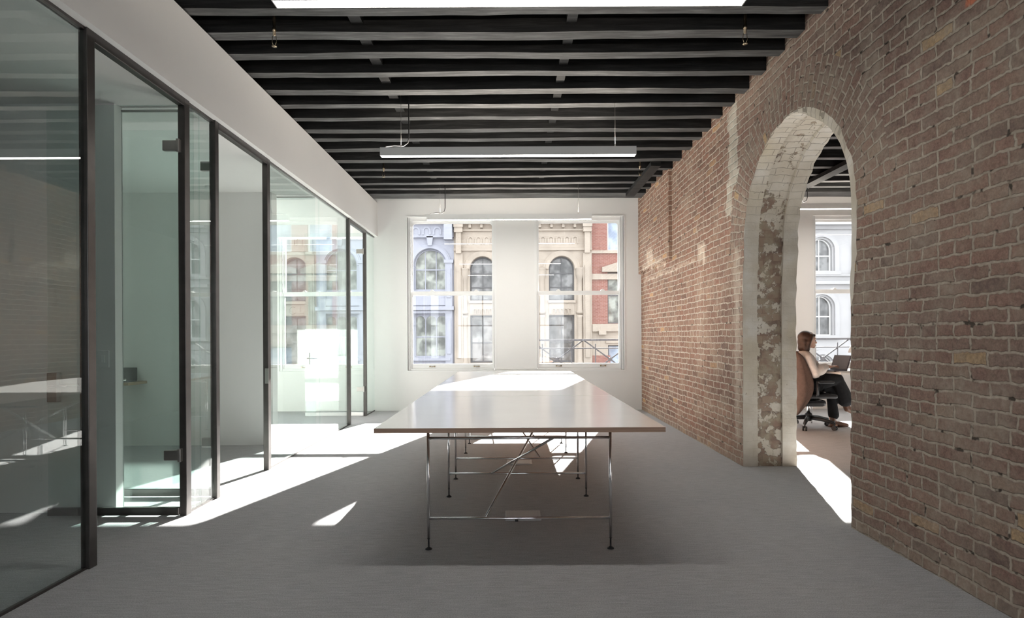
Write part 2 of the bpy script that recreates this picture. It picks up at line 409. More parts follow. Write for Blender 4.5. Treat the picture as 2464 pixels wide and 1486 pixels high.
def thing(name, loc, label, cat, group=None):
    o = bpy.data.objects.new(name, None); COL.objects.link(o); o.location = loc
    o.empty_display_size = 0.1
    return tag(o, label, cat, group)
def struct(name, mb, m, label=None):
    return tag(mb.build(name, m), label, None, None, 'structure')
def copy_thing(o, dx):
    """copy a thing with its parts and sub-parts, moved by dx"""
    def cp(x, par):
        c = x.copy(); COL.objects.link(c)
        if par is not None: c.parent = par
        for ch in x.children: cp(ch, c)
        return c
    c = cp(o, None); c.location = Vector(o.location) + Vector(dx); return c
ORD = ['first', 'second', 'third', 'fourth', 'fifth', 'sixth', 'seventh', 'eighth', 'ninth', 'tenth', 'eleventh',
       'twelfth', 'thirteenth', 'fourteenth', 'fifteenth', 'sixteenth', 'seventeenth']

# ================================================================== SETTING
XE, XO = 9.2, -5.6          # ends of the right-hand room and of the offices
mb = MB(); mb.box(XO - .2, XE + .2, YB - .2, YW + .25, -0.2, 0.0)
struct('floor', mb, M['carpet'], 'grey carpeted floor')
mb = MB(); mb.box(-3.05, XE + .2, YB - .2, YW + .25, ZC, ZC + .15); mb.box(-3.05, -3.0, YB - .2, YW + .25, ZS + .12, ZC)
struct('ceiling', mb, M['board'], 'black boarded ceiling above the joists')
mb = MB(); mb.box(XO - .2, XF - .10, YB - .2, YW, ZS, ZS + .12)
struct('ceiling_office', mb, M['white'], 'white plaster ceiling of the glazed offices')

# window openings in the far wall (x0, x1)
ZW0, ZW1 = 0.663, 3.20
WIN = {1: (-1.712, -0.240), 2: (0.392, 1.865), 3: (-3.84, -2.368), 4: (2.90, 4.375), 5: (5.0, 6.475)}
def far_wall():
    mb = MB()
    xs = sorted([XO - .2, XE + .2] + [v for w in WIN.values() for v in w])
    holes = list(WIN.values())
    for a, b in zip(xs[:-1], xs[1:]):
        hole = any(abs(a - h[0]) < 1e-6 and abs(b - h[1]) < 1e-6 for h in holes)
        pier = abs(a - WIN[1][1]) < 1e-6
        y0 = YW + 0.035 if pier else YW
        mb.box(a, b, YW + .25, YW + .30, -8.0, ZW0 - .0, mi=1); mb.box(a, b, YW + .25, YW + .30, ZW1, ZC + .6, mi=1)
        if not hole: mb.box(a, b, YW + .25, YW + .30, ZW0, ZW1, mi=1)
        if hole:
            mb.box(a, b, YW, YW + .25, -0.2, ZW0); mb.box(a, b, YW, YW + .25, ZW1, ZC + .15)
        elif pier:
            mb.box(a, b, YW, YW + .25, -0.2, ZW0); mb.box(a, b, YW, YW + .25, ZW1, ZC + .15)
            mb.box(a, b, y0, YW + .25, ZW0, ZW1)
        else: mb.box(a, b, YW, YW + .25, -0.2, ZC + .15)
    return mb
M['outside'] = plain('weathered_street_front', (.20, .17, .15), .9, var=.1, scale=2)
struct('wall_far', far_wall(), [M['white'], M['outside']], 'white window wall at the far end')
def rear_wall():
    mb = MB(); x = XO - .2
    for a, b in REAR_FILL:
        mb.box(x, a, YB - .2, YB, 0, ZC); mb.box(a, b, YB - .2, YB, 0, .35); mb.box(a, b, YB - .2, YB, ZTR, ZC); x = b
    mb.box(x, XE + .2, YB - .2, YB, 0, ZC); return mb
REAR_FILL = [(-2.05, -.1), (.1, 2.05)]; ZTR = 2.82
struct('wall_near', rear_wall(), M['white'], 'white wall with added tall fill-light windows behind the viewer')
for n, (a, b) in zip((6, 7), REAR_FILL):  # added unseen windows, put in to fill the near room with sky light
    r = thing('window_%d' % n, ((a + b) / 2, YB - .1, .35), None, None); r['kind'] = 'structure'
    f = MB(); m_ = (a + b) / 2
    for x in (a, m_ - .025, b - .05): f.box(x, x + .05, YB - .14, YB - .08, .35, ZTR)
    for z in (.35, 1.6, ZTR - .05): f.box(a + .05, m_ - .025, YB - .14, YB - .08, z, z + .05); f.box(m_ + .025, b - .05, YB - .14, YB - .08, z, z + .05)
    f.build('window_frame', M['white_trim'], r)
    f = MB(); f.box(a + .02, b - .02, YB - .112, YB - .108, .37, ZTR - .02); f.build('pane', M['pane'], r)
mb = MB(); mb.box(XF - .115, XF, YB, YW, ZS, ZJ - .012)
struct('wall_left', mb, M['white'], 'white bulkhead over the glazed office fronts')
mb = MB(); mb.box(XO - .15, XO, YB, YW, 0, ZS)
struct('wall_left_office', mb, M['white'], 'white back wall of the offices')
mb = MB(); mb.box(XE, XE + .15, YB, YW, 0, ZC)
struct('wall_right_beyond', mb, M['white'], 'white side wall of the room past the arch')
mb = MB(); mb.box(XO, -2.79, 4.217, 4.305, 0, ZS)
struct('wall_divider_1', mb, M['white'], 'white wall between the nearest two offices')
mb = MB(); mb.box(XO, -2.72, 6.82, 6.96, 0, ZS)
struct('wall_divider_2', mb, M['white'], 'white wall between the two far offices')

# ---- brick wall with the arch
AC, AR, AB, AZ = 4.635, 0.90, 0.86, 2.06      # centre, half width, rise, springing height
def opening(jit, R=AR, B=AB, seed=1):
    """outline of the arch opening from near jamb foot round to far jamb foot: (y, z, arc length, normal)"""
    rnd = random.Random(seed); pts = []
    nj = 31; na = 44
    for i in range(nj): pts.append((AC - R, AZ * i / nj, (-1, 0)))
    for i in range(na + 1):
        a = PI - PI * i / na
        pts.append((AC + R * math.cos(a), AZ + B * math.sin(a), (math.cos(a), math.sin(a))))
    for i in range(nj): pts.append((AC + R, AZ * (nj - 1 - i) / nj, (1, 0)))
    out = []; s = 0; prev = None
    for y, z, nrm in pts:
        if prev: s += math.hypot(y - prev[0], z - prev[1])
        prev = (y, z)
        j = rnd.uniform(-jit, jit)
        if z < 1e-6: j *= .3
        if nrm[1] <= 1e-6 and z < AZ:            # the old jambs lean in towards the floor
            k = min(1.0, max(0, (1.75 - z) if nrm[0] < 0 else AZ - z) / .5); k = k * k * (3 - 2 * k)
            y += .068 * k if nrm[0] < 0 else .04 * k
        out.append((y + nrm[0] * j, z if z < 1e-6 else z + nrm[1] * j, s, nrm))
    return out
def brick_wall():
    mb = MB(); y0, y1 = YB, YW; RW = 0.345
    front = opening(0.011, seed=3)
    X = XR
    def pl(y, z): return (y, z)
    def face(pts, mi=0, uv=None):
        mb._add(pts, [tuple(range(len(pts)))], mi, [uv if uv else [(p[1], p[2]) for p in pts]])
    outer = []
    for (y, z, s, nrm) in front:
        if nrm[1] <= 1e-6 or z <= AZ + 1e-6:
            oy = AC + (AR + RW) * (1 if nrm[0] > 0 else -1); oz = z
        else:
            oy = AC + (AR + RW) * nrm[0]; oz = AZ + (AB + RW) * nrm[1]
        outer.append((oy, oz))
    n = len(front)
    for i in range(n - 1):
        a, b = front[i], front[i + 1]; oa, ob = outer[i], outer[i + 1]
        ring = min(a[1], b[1]) >= AZ - 1e-3
        pts = [(X, a[0], a[1]), (X, oa[0], oa[1]), (X, ob[0], ob[1]), (X, b[0], b[1])]
        if ring:
            face(pts, 1, [(0.0, a[2] * 1.19), (RW, a[2] * 1.19), (RW, b[2] * 1.19), (0.0, b[2] * 1.19)])
        else: face(pts)
    # near and far fields, field above
    yl, yr = AC - AR - RW, AC + AR + RW
    face([(X, y0, 0), (X, y0, ZC), (X, yl, ZC), (X, yl, 0)])
    face([(X, yr, 0), (X, yr, ZC), (X, y1, ZC), (X, y1, 0)])
    for i in range(n - 1):
        oa, ob = outer[i], outer[i + 1]
        if abs(oa[0] - ob[0]) < 1e-5: continue
        face([(X, oa[0], oa[1]), (X, oa[0], ZC), (X, ob[0], ZC), (X, ob[0], ob[1])])
    # reveal with a shallow recess between two nibs
    bands = [(0, 0), (0.004, -.5), (0.012, -1), (0.135, -1), (0.14, .022), (0.362, .022), (0.367, -1), (BT, -1)]
    back = opening(0.014, seed=9)
    def arris(y, z, nrm):
        if y > AC: return 0.0
        if z > AZ: k = min(1.0, max(0.0, math.degrees(math.atan2(-nrm[0], nrm[1])) / 28.0))
        else: k = min(1.0, max(0.0, (z - 1.25) / .35))
        return .072 * k * k * (3 - 2 * k)
    rows = []
    for (d, rec) in bands:
        src = front if d == 0 else (back if d == BT else opening(0.002, seed=int(d * 1000)))
        row = []
        for (y, z, s, nrm) in src:
            w_ = arris(y, z, nrm); o = rec * w_ if rec <= 0 else rec - w_
            row.append((X + d, y + nrm[0] * o, z + max(0, nrm[1]) * o if z > 0 else z, s))
        rows.append(row)
    for k in range(len(bands) - 1):
        d0, d1 = bands[k][0], bands[k + 1][0]; A_, B_ = rows[k], rows[k + 1]
        mb._add([p[:3] for p in A_] + [p[:3] for p in B_], [(i, i + 1, n + i + 1, n + i) for i in range(n - 1)], 2,
                [[(d0, A_[i][3]), (d0, A_[i + 1][3]), (d1, B_[i + 1][3]), (d1, B_[i][3])] for i in range(n - 1)], smooth=True)
    back = [(rows[-1][i][1], rows[-1][i][2], p[2], p[3]) for i, p in enumerate(back)]
    # back face
    X = XR + BT
    ob_ = [(AC + (AR + RW) * (1 if nrm[0] > 0 else -1), z) if z <= AZ + 1e-6 else (AC + (AR + RW) * nrm[0], AZ + (AB + RW) * nrm[1]) for (y, z, s, nrm) in back]
    for i in range(n - 1):
        a, b = back[i], back[i + 1]
        face([(X, a[0], a[1]), (X, b[0], b[1]), (X, ob_[i + 1][0], ob_[i + 1][1]), (X, ob_[i][0], ob_[i][1])])
        if abs(ob_[i][0] - ob_[i + 1][0]) > 1e-5:
            face([(X, ob_[i][0], ob_[i][1]), (X, ob_[i + 1][0], ob_[i + 1][1]), (X, ob_[i + 1][0], ZC), (X, ob_[i][0], ZC)])
    face([(X, y0, 0), (X, yl, 0), (X, yl, ZC), (X, y0, ZC)])
    face([(X, yr, 0), (X, y1, 0), (X, y1, ZC), (X, yr, ZC)])
    # the panel that stands proud beside the window wall, with a ragged foot
    xp = XR - 0.045; rnd = random.Random(5); yy = 8.0; zz = []
    ys = [8.0 + (y1 - 8.0) * i / 12 for i in range(13)]
    zf = [2.24 + rnd.uniform(-0.03, 0.03) for _ in ys]
    for i in range(12):
        a, b = ys[i], ys[i + 1]
        face([(xp, a, zf[i]), (xp, a, ZC), (xp, b, ZC), (xp, b, zf[i + 1])])
        face([(xp, a, zf[i]), (xp, b, zf[i + 1]), (XR, b, zf[i + 1]), (XR, a, zf[i])], 0,
             [(a, zf[i]), (b, zf[i]), (b, zf[i] + .05), (a, zf[i] + .05)])
    face([(xp, 8.0, zf[0]), (XR, 8.0, zf[0]), (XR, 8.0, ZC), (xp, 8.0, ZC)], 0, [(0, zf[0]), (.05, zf[0]), (.05, ZC), (0, ZC)])
    return mb
wr = struct('wall_right', brick_wall(), [M['brick'], M['ring'], M['wash']], 'old brick wall with a whitewashed arched opening')

# ---- windows
def window(n, x0, x1):
    root = thing('window_%d' % n, ((x0 + x1) / 2, YW, ZW0), None, None); root['kind'] = 'structure'
    zt, zb = ZW1, ZW0; ymid = 1.94
    f = MB(); fy0, fy1 = YW + .03, YW + .16
    f.box(x0, x0 + .040, fy0, fy1, zb, zt); f.box(x1 - .040, x1, fy0, fy1, zb, zt)
    f.box(x0 + .045, x1 - .045, fy0, fy1, zt - .055, zt); f.box(x0 + .045, x1 - .045, fy0, fy1 + .06, zb, zb + .03)
    f.box(x0 + .045, x0 + .058, fy0 + .002, fy0 + .028, zb + .03, zt - .055, 0); f.box(x1 - .058, x1 - .045, fy0 + .002, fy0 + .028, zb + .03, zt - .055)
    f.build('window_frame', M['white_trim'], root)
    def sash(name, z0, z1, y0, top, bot, rounded):
        a, b = x0 + .041, x1 - .041; st = 0.034; d = .04
        m = MB()
        m.box(a, a + st, y0, y0 + d, z0, z1); m.box(b - st, b, y0, y0 + d, z0, z1)
        m.box(a + st, b - st, y0, y0 + d, z1 - top, z1); m.box(a + st, b - st, y0, y0 + d, z0, z0 + bot)
        if rounded:
            r = .045
            for sx, cx in ((1, a + st), (-1, b - st)):
                zt_ = z1 - top
                arc = [(cx + sx * (r - r * math.cos(t)), zt_ - r + r * math.sin(t)) for t in [PI / 2 * k / 6 for k in range(7)]]
                m.prism([(cx, zt_)] + arc, 'Y', y0 + .002, y0 + d - .002)
        o = m.build(name, M['white_trim'], root)
        g = MB(); g.box(a + st - .005, b - st + .005, y0 + .016, y0 + .020, z0 + bot - .005, z1 - top + .005)
        g.build('pane', M['pane'], o)
        return o
    up = sash('upper_sash', ymid - .03, zt - .055, YW + .105, .035, .05, True)
    lo = sash('lower_sash', zb + .03, ymid + .035, YW + .06, .065, .075, False)
    w = x1 - x0
    for fx in (.27, .77):
        k = MB(); cx = x0 + w * fx
        k.box(cx - .05, cx - .03, YW + .04, YW + .062, zb + .052, zb + .075, .003)
        k.box(cx + .03, cx + .05, YW + .04, YW + .062, zb + .052, zb + .075, .003)
        k.tube([(cx - .04, YW + .045, zb + .066), (cx, YW + .034, zb + .058), (cx + .04, YW + .045, zb + .066)], .006, 8)
        k.build('sash_lift', M['brass'], lo)
        k = MB(); k.box(cx - .035, cx + .035, YW + .062, YW + .10, ymid + .035, ymid + .043, .002)
        k.prism([(cx - .03, ymid + .043), (cx + .03, ymid + .043), (cx + .012, ymid + .062), (cx - .012, ymid + .062)], 'Y', YW + .068, YW + .09)
        k.build('sash_lock', M['white_trim'], lo)
    return root
for n, (a, b) in WIN.items(): window(n, a, b)
# casing line round the pair of windows
c = MB(); a, b = WIN[1][0] - .022, WIN[2][1] + .022
c.box(a - .0, a + .022, YW - .012, YW + .03, ZW0 - .02, ZW1 + .02); c.box(b - .022, b, YW - .012, YW + .03, ZW0 - .02, ZW1 + .02)
c.box(a + .022, b - .022, YW - .012, YW, ZW1, ZW1 + .02); c.box(a + .022, b - .022, YW - .018, YW, ZW0 - .022, ZW0)
struct('trim_1', c, M['white_trim'], 'white casing round the pair of windows')
# ---- glazed office fronts
def post(mb, y0, y1): mb.box(XG - .048, XG, y0, y1, 0, ZS, .003)
gp = thing('glass_partition', (XG - .02, 5.6, 0), 'long green-tinted glass office front framed by dark steel posts under the white bulkhead', 'glass partition')
PY = [(3.176, 3.236), (4.125, 4.190), (4.553, 4.605), (5.522, 5.585), (8.31, 8.37), (9.255, 9.31)]
for a, b in PY:
    p = MB(); post(p, a, b); p.build('post', M['steel'], gp)
for a, b in ((3.236, 4.125), (4.605, 5.522), (8.37, 9.255)):
    p = MB(); p.box(XG - .048, XG, a, b, ZS - .055, ZS, .003); p.build('door_head', M['steel'], gp)
for a, b in ((1.10, 3.176), (4.190, 4.36), (4.363, 4.553), (5.585, 7.08), (7.084, 8.31), (9.31, YW)):
    p = MB(); p.box(XG - .032, XG - .020, a, b, .012, ZS - .012); p.build('pane', M['glass'], gp)
    p = MB(); p.box(XG - .040, XG - .012, a, b, ZS - .016, ZS); p.box(XG - .036, XG - .016, a, b, 0, .013); p.build('glazing_track', M['steel'], gp)
lk = MB(); lk.box(XG - .03, XG + .004, 5.518, 5.523, .80, .94, .001); lk.build('strike_plate', M['hinge'], gp)
mb = MB(); mb.box(XG - .1, XG, YB, 1.1, 0, ZS)
struct('wall_left_near', mb, M['white'], 'white wall beside the viewer')

def glass_door(n, y, label, leaf=0.90, lockside=True, hx=XG - .03, bottom='steel'):
    """leaf swung square into the office; hinged at (hx, y)"""
    r = thing('door_%d' % n, (hx, y, 0), label, None); r['kind'] = 'structure'
    x1 = hx - .012; x0 = x1 - leaf
    g = MB(); g.box(x0, x1, y - .005, y + .005, .058, 2.825); g.build('leaf', M['glass'], r)
    b = MB(); b.box(x0, x1, y - .015, y + .015, .010, .062, .003); b.build('bottom_rail', M[bottom], r)
    for z in (.42, 2.545):
        h = MB(); h.box(x1 - .10, x1 - .002, y - .016, y + .016, z - .035, z + .035, .004)
        h.box(x1 - .004, x1 + .018, y - .022, y + .022, z - .045, z + .045, .004); h.build('hinge', M['hinge'], r)
    k = MB(); k.box(x0 + .005, x0 + .075, y - .022, y + .022, .79, .99, .004); lkb = k.build('lock_case', M['hinge'], r)
    for s in (-1, 1):
        v = MB(); v.tube([(x0 + .05, y + s * .02, .90), (x0 + .05, y + s * .06, .90), (x0 + .17, y + s * .062, .90)], .009, 8)
        v.build('lever', M['hinge'], lkb)
    return r
glass_door(1, 4.115, 'nearest glass office door, swung open into the office')
glass_door(2, 4.615, 'middle glass office door, swung open into the office')
glass_door(3, 9.245, 'farthest glass office door, swung open before the window', bottom='white_trim')
def sidelight(y, x0, label):
    o = MB(); o.box(x0, XG - .034, y - .006, y + .006, .012, ZS - .03); r = thing('glass_sidelight', ((x0 + XG) / 2, y, 0), label, 'glass panel')
    o.build('pane', M['glass'], r)
    for z0, z1 in ((ZS - .03, ZS - .018), (0, .014)):
        t = MB(); t.box(x0, XG - .034, y - .01, y + .01, z0, z1); t.build('glazing_track', M['hinge'], r)
sidelight(4.30, -2.79, 'frameless glass panel closing the gap between nearest office wall and glass front')
sidelight(6.97, -2.72, 'frameless glass panel closing the gap between far office wall and glass front')

# ================================================================== CEILING TIMBERS
JY = [9.33, 8.98, 8.66, 8.30, 7.94, 7.52, 7.08, 6.72, 6.42, 6.07, 5.73, 5.39, 5.03, 4.69, 4.37, 4.05]
def joist(x0, x1, y, w=0.095, seed=0, blocks=()):
    rnd = random.Random(seed); mb = MB(); n = 22
    xs = [x0 + (x1 - x0) * i / n for i in range(n + 1)]
    prev = None
    for x in xs:
        d = .004 * math.sin(x * 2.1 + seed * 1.7) + rnd.uniform(-.0022, .0022); e = .003 * math.sin(x * 1.6 + seed) + rnd.uniform(-.0015, .0015)
        ring = [(x, y + e, ZJ + d), (x, y + w + e, ZJ + d + rnd.uniform(-.0015, .0015)), (x, y + w + e, ZC), (x, y + e, ZC)]
        if prev: 
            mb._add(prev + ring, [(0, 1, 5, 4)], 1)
            mb._add(prev + ring, [(1, 2, 6, 5), (2, 3, 7, 6), (3, 0, 4, 7)])
        else: mb._add(ring, [(0, 1, 2, 3)])
        prev = ring
    mb._add(prev, [(3, 2, 1, 0)])
    return mb
for i, y in enumerate(JY):
    w = 0.34 if i == 0 else (0.13 if i in (5, 6) else 0.095 + 0.012 * (i % 3))
    r = thing('ceiling_joist', (0, y + w / 2, ZJ), 'rough black timber ceiling joist, %s from the far white window wall' % ORD[i], 'ceiling joist', 'joists over the main room')
    joist(-3.0, XR, y, w, i).build('timber', [M['timber'], M['worn_lit']], r)
    if i + 1 < len(JY):
        gap0 = JY[i + 1]
        w2 = 0.13 if i + 1 in (5, 6) else 0.095 + 0.012 * ((i + 1) % 3)
        for bx, bw in ((-1.11, .085), (.45, .075)):
            k = MB(); k.box(bx - bw / 2, bx + bw / 2, gap0 + w2, y, ZJ + .055, ZJ + .16); k.build('bridging_block', M['timber'], r)
tr = MB(); tr.box(1.80, 1.93, 7.66, 9.35, ZJ - .055, ZJ)
tag(tr.build('trimmer_beam', M['timber'], None, loc=(1.865, 8.5, ZJ)), 'short black trimmer beam running along the brick wall near the windows', 'beam')
# joists of the room past the arch
for i, y in enumerate(JY[:11]):
    w = 0.34 if i == 0 else 0.10
    r = tag(joist(XR + BT, XE, y, w, 40 + i).build('ceiling_joist', [M['timber'], M['worn_lit']], None, loc=(5.9, y, ZJ)),
            'black timber joist in the room past the arch, %s from its white window wall' % ORD[i], 'ceiling joist', 'joists past the arch')
br = MB(); br.box(4.28, 4.43, 7.55, 9.35, ZJ - .055, ZJ + .0)
tag(br.build('trimmer_beam', M['timber'], None, loc=(4.35, 8.4, ZJ)), 'black trimmer beam under the joists seen through the arch', 'beam')

# ================================================================== LIGHTS
def linear_lamp(loc, L_, label, group, feed=-.95, hang=True):
    x, y, z = loc
    r = thing('linear_pendant_light', (x, y, z), label, 'pendant light', group)
    h = .078; w = .078
    b = MB(); t = .006
    b.box(x - L_ / 2, x + L_ / 2, y - w / 2, y - w / 2 + t, z, z + h); b.box(x - L_ / 2, x + L_ / 2, y + w / 2 - t, y + w / 2, z, z + h)
    b.box(x - L_ / 2, x - L_ / 2 + t, y - w / 2 + t, y + w / 2 - t, z, z + h); b.box(x + L_ / 2 - t, x + L_ / 2, y - w / 2 + t, y + w / 2 - t, z, z + h)
    b.box(x - L_ / 2 + t, x + L_ / 2 - t, y - w / 2 + t, y + w / 2 - t, z + .03, z + h - .012)
    b.build('housing', M['lamp_body'], r)
    d = MB(); d.box(x - L_ / 2 + t, x + L_ / 2 - t, y - w / 2 + t, y + w / 2 - t, z + .0015, z + .02); d.build('diffuser', M['diffuser'], r)
    d = MB(); d.box(x - L_ / 2 + .05, x + L_ / 2 - .05, y - w / 2 + t + .008, y + w / 2 - t - .008, z + h - .012, z + h - .004); d.build('upper_diffuser', M['uplight'], r)
    for s in (-.42, .42):
        c_ = MB(); c_.tube([(x + L_ * s, y, z + h - .01), (x + L_ * s, y, ZC)], .0018, 6); c_.lathe((x + L_ * s, y, z + h - .012), [(.008, 0), (.008, .02), (.004, .04)], 8)
        c_.build('suspension_wire', M['hinge'], r)
    c_ = MB(); fx = x + feed
    c_.tube([(fx, y, ZC), (fx, y, z + .18), (fx - .01, y, z + .13), (fx - .05, y, z + .10), (fx - .14, y, z + .105), (fx - .22, y, z + .095), (fx - .235, y, z + h - .01)], .006, 8)
    c_.build('power_cable', M['black_metal'], r)
    return r
linear_lamp((0, 3.10, 2.950), 2.44, 'nearest lit linear pendant lamp, cut by the top of the photo', 'linear pendants over the tables', hang=True)
linear_lamp((-.02, 5.73, 2.950), 2.44, 'middle lit linear pendant lamp hanging under the black joists', 'linear pendants over the tables')
linear_lamp((-.02, 8.87, 2.950), 2.44, 'farthest linear pendant lamp hanging in front of the pair of windows', 'linear pendants over the tables')
linear_lamp((5.35, 8.87, 3.085), 2.44, 'lit linear pendant lamp in the room past the arch', 'linear pendant past the arch')


def sprinkler(x, y, label):
    r = thing('sprinkler_head', (x, y, ZJ + .05), label, 'sprinkler', 'brass sprinkler heads')
    z = ZJ + .06
    b = MB(); b.lathe((x, y, z - .16), [(.004, 0), (.010, .004), (.010, .03), (.014, .034), (.014, .055), (.009, .06), (.012, .10), (.012, .3)], 12)
    b.build('fitting', M['brass'], r)
    d = MB(); d.lathe((x, y, z - .235), [(.018, 0), (.018, .003)], 14)
    d.tube([(x - .012, y, z - .16), (x - .016, y, z - .2), (x - .004, y, z - .233)], .0025, 6); d.tube([(x + .012, y, z - .16), (x + .016, y, z - .2), (x + .004, y, z - .233)], .0025, 6)
    d.build('deflector', M['brass'], r)
for x, y, l in ((-1.66, 4.22, 'small brass sprinkler head under the joists, upper left by the nearest lamp'), (1.66, 4.22, 'small brass sprinkler head under the joists, upper right by the nearest lamp'),
                (-1.63, 7.70, 'small brass sprinkler head left end of the middle lamp'), (1.66, 7.66, 'small brass sprinkler head right end of the middle lamp')):
    sprinkler(x, y, l)

# ================================================================== WORK TABLES
def tabletop_mats():
    m, nt, b = mat('white_laminate'); b.inputs['Base Color'].default_value = (.80, .79, .78, 1)
    n = noise(nt, objc(nt), 3, 2)
    L(nt, ramp(nt, n, [(.3, (.78, .765, .75)), (.7, (.81, .795, .78))]), b.inputs['Base Color'])
    b.inputs['Roughness'].default_value = .20; b.inputs['Specular IOR Level'].default_value = .7; b.inputs['Coat Weight'].default_value = .5; b.inputs['Coat Roughness'].default_value = .12
    m2, nt, b = mat('plywood_edge'); g = objc(nt)
    mp = N(nt, 'ShaderNodeMapping'); mp.inputs['Scale'].default_value = (3, 3, 260); L(nt, g, mp.inputs['Vector'])
    L(nt, ramp(nt, noise(nt, mp.outputs[0], 1.0, 3), [(.3, (.28, .165, .11)), (.7, (.42, .27, .19))]), b.inputs['Base Color'])
    b.inputs['Roughness'].default_value = .55
    return m, m2
M['laminate'], M['ply'] = tabletop_mats()
TX0, TX1, TY0, TD, TH = -.732, .818, 3.177, 1.692, .740
TC = (TX0 + TX1) / 2
def work_table(k, mir, label):
    y0 = TY0 + TD * k; yc = y0 + TD / 2
    r = thing('work_table', (TC, yc, 0), label, 'table', 'row of white work tables')
    t = MB(); g = .0015
    t.box(TX0, TX1, y0 + g, y0 + TD - g, TH - .026, TH - .001); top_edge = t.build('edge_band', M['ply'], r)
    t = MB(); t.box(TX0 + .001, TX1 - .001, y0 + g + .001, y0 + TD - g - .001, TH - .0015, TH, 0); t.build('tabletop', M['laminate'], r)
    ys = (y0 + .276, y0 + TD - .29); xs = (TC - .525, TC + .525); rr = .0085
    for y in ys:
        for x in xs:
            l = MB(); l.tube([(x, y, .06), (x, y, TH - .026)], rr, 14); lg = l.build('leg', M['chrome'], r)
            f = MB(); f.lathe((x, y, 0), [(.02, 0), (.02, .004), (.012, .010), (.005, .014), (.005, .06), (.0085, .06), (.0085, .063)], 16); f.build('levelling_foot', M['black_metal'], lg)
        for z, nm in ((.177, 'lower_crossbar'), (.640, 'upper_crossbar')):
            l = MB(); l.tube([(xs[0], y, z), (xs[1], y, z)], rr * .95, 12); l.build(nm, M['chrome'], r)
    a = .2 * mir
    l = MB(); l.tube([(TC - a, ys[0], .177), (TC + a, ys[1], .640)], rr * .9, 12); l.build('diagonal_brace', M['chrome'], r)
    l = MB(); l.tube([(TC - a, ys[1], .177), (TC + a, ys[0], .640)], rr * .9, 12); l.build('diagonal_brace', M['chrome'], r)
work_table(0, 1, 'nearest white-topped table with plywood edge on chrome tube frame')
work_table(1, -1, 'middle white-topped table in the row, between the nearest and farthest tables')
work_table(2, 1, 'farthest white-topped table in the row, sunlit below the windows')
M['box'] = plain('grey_floor_box', (.58, .58, .575), .5, var=.05)
for y, l in ((4.08, 'grey floor outlet box on the carpet under the nearest table'), (5.80, 'grey floor outlet box on the carpet under the middle table')):
    r = thing('floor_outlet_box', (.075, y, 0), l, 'floor box', 'floor boxes under the tables')
    b = MB(); b.box(-.045, .195, y - .1, y + .1, 0, .010, .003); b.build('frame', M['box'], r)
    b = MB(); b.box(-.025, .175, y - .08, y + .08, .009, .013, .001); b.build('lid', M['box'], r)
    b = MB(); b.box(.02, .04, y - .125, y - .085, .0, .02, .002); b.build('cable_outlet', M['black_metal'], r)

# ================================================================== OFFICE FITTINGS
r = thing('light_switch', (-2.86, 4.21, 1.08), 'small white switch plate on the nearest office wall behind the glass', 'light switch')
b = MB(); b.box(-2.905, -2.83, 4.207, 4.217, 1.02, 1.14, .003); b.build('plate', M['white_trim'], r)
b = MB(); b.box(-2.88, -2.855, 4.201, 4.208, 1.055, 1.105, .002); b.build('rocker', M['white_trim'], r)
b = MB(); b.lathe((-3.28, 6.55, ZS - .05), [(.03, 0), (.05, .01), (.06, .03), (.06, .05)], 20)
tag(b.build('smoke_detector', M['white_trim'], None, loc=(-3.28, 6.55, ZS)), 'round white smoke detector on the office ceiling', 'smoke detector')
M['oak'] = plain('pale_oak', (.42, .30, .18), .5, var=.15, scale=14)
r = thing('wall_desk', (-4.35, 6.5, .70), 'pale wooden desk ledge against the wall inside the middle office', 'desk')
b = MB(); b.box(XO, -4.15, 6.48, 6.82, .71, .74, .003); b.build('desktop', M['oak'], r)
for x in (-4.3, -5.3):
    b = MB(); b.box(x - .02, x + .02, 6.52, 6.56, 0, .71); b.build('leg', M['steel'], r)
m_ = thing('laptop', (-4.38, 6.65, .74), 'dark laptop standing open on the wooden ledge inside the middle office', 'laptop')
b = MB(); b.box(-4.54, -4.205, 6.55, 6.72, .74, .752, .004); b.build('keyboard_base', M['black_metal'], m_)
b = MB(); b.box(-4.54, -4.205, 6.722, 6.73, .748, .895, .003); b.build('lid', M['black_metal'], m_)

# ================================================================== ROOM PAST THE ARCH: woman at a desk
def fabric(name, col, var=.15, rough=.9): return plain(name, col, rough, var=var, scale=30, spec=.15, bmp=.003)
M['skin'] = plain('skin', (.62, .38, .28), .5, var=.05)
M['hair'] = plain('brown_hair', (.060, .030, .019), .45, var=.35, scale=40)
M['blouse'] = fabric('cream_blouse', (.80, .71, .64), .06)
M['trouser'] = fabric('black_trousers', (.012, .012, .013), .2)
M['boot'] = plain('brown_leather', (.10, .045, .025), .4, var=.2)
M['coat'] = fabric('brown_coat', (.120, .078, .062), .15)
M['chairblack'] = plain('black_chair_plastic', (.022, .022, .024), .5, var=.1)
M['eye'] = plain('eye', (.05, .03, .02), .2); M['lip'] = plain('lip', (.45, .16, .14), .5)
PYc = 7.90
def remesh(o, vox, it=4):
    m = o.modifiers.new('merge', 'REMESH'); m.mode = 'VOXEL'; m.voxel_size = vox; m.use_smooth_shade = True
    s_ = o.modifiers.new('soft', 'SMOOTH'); s_.iterations = it; s_.factor = .5
    return o
P = lambda x, y, z: (x, PYc + y, z)
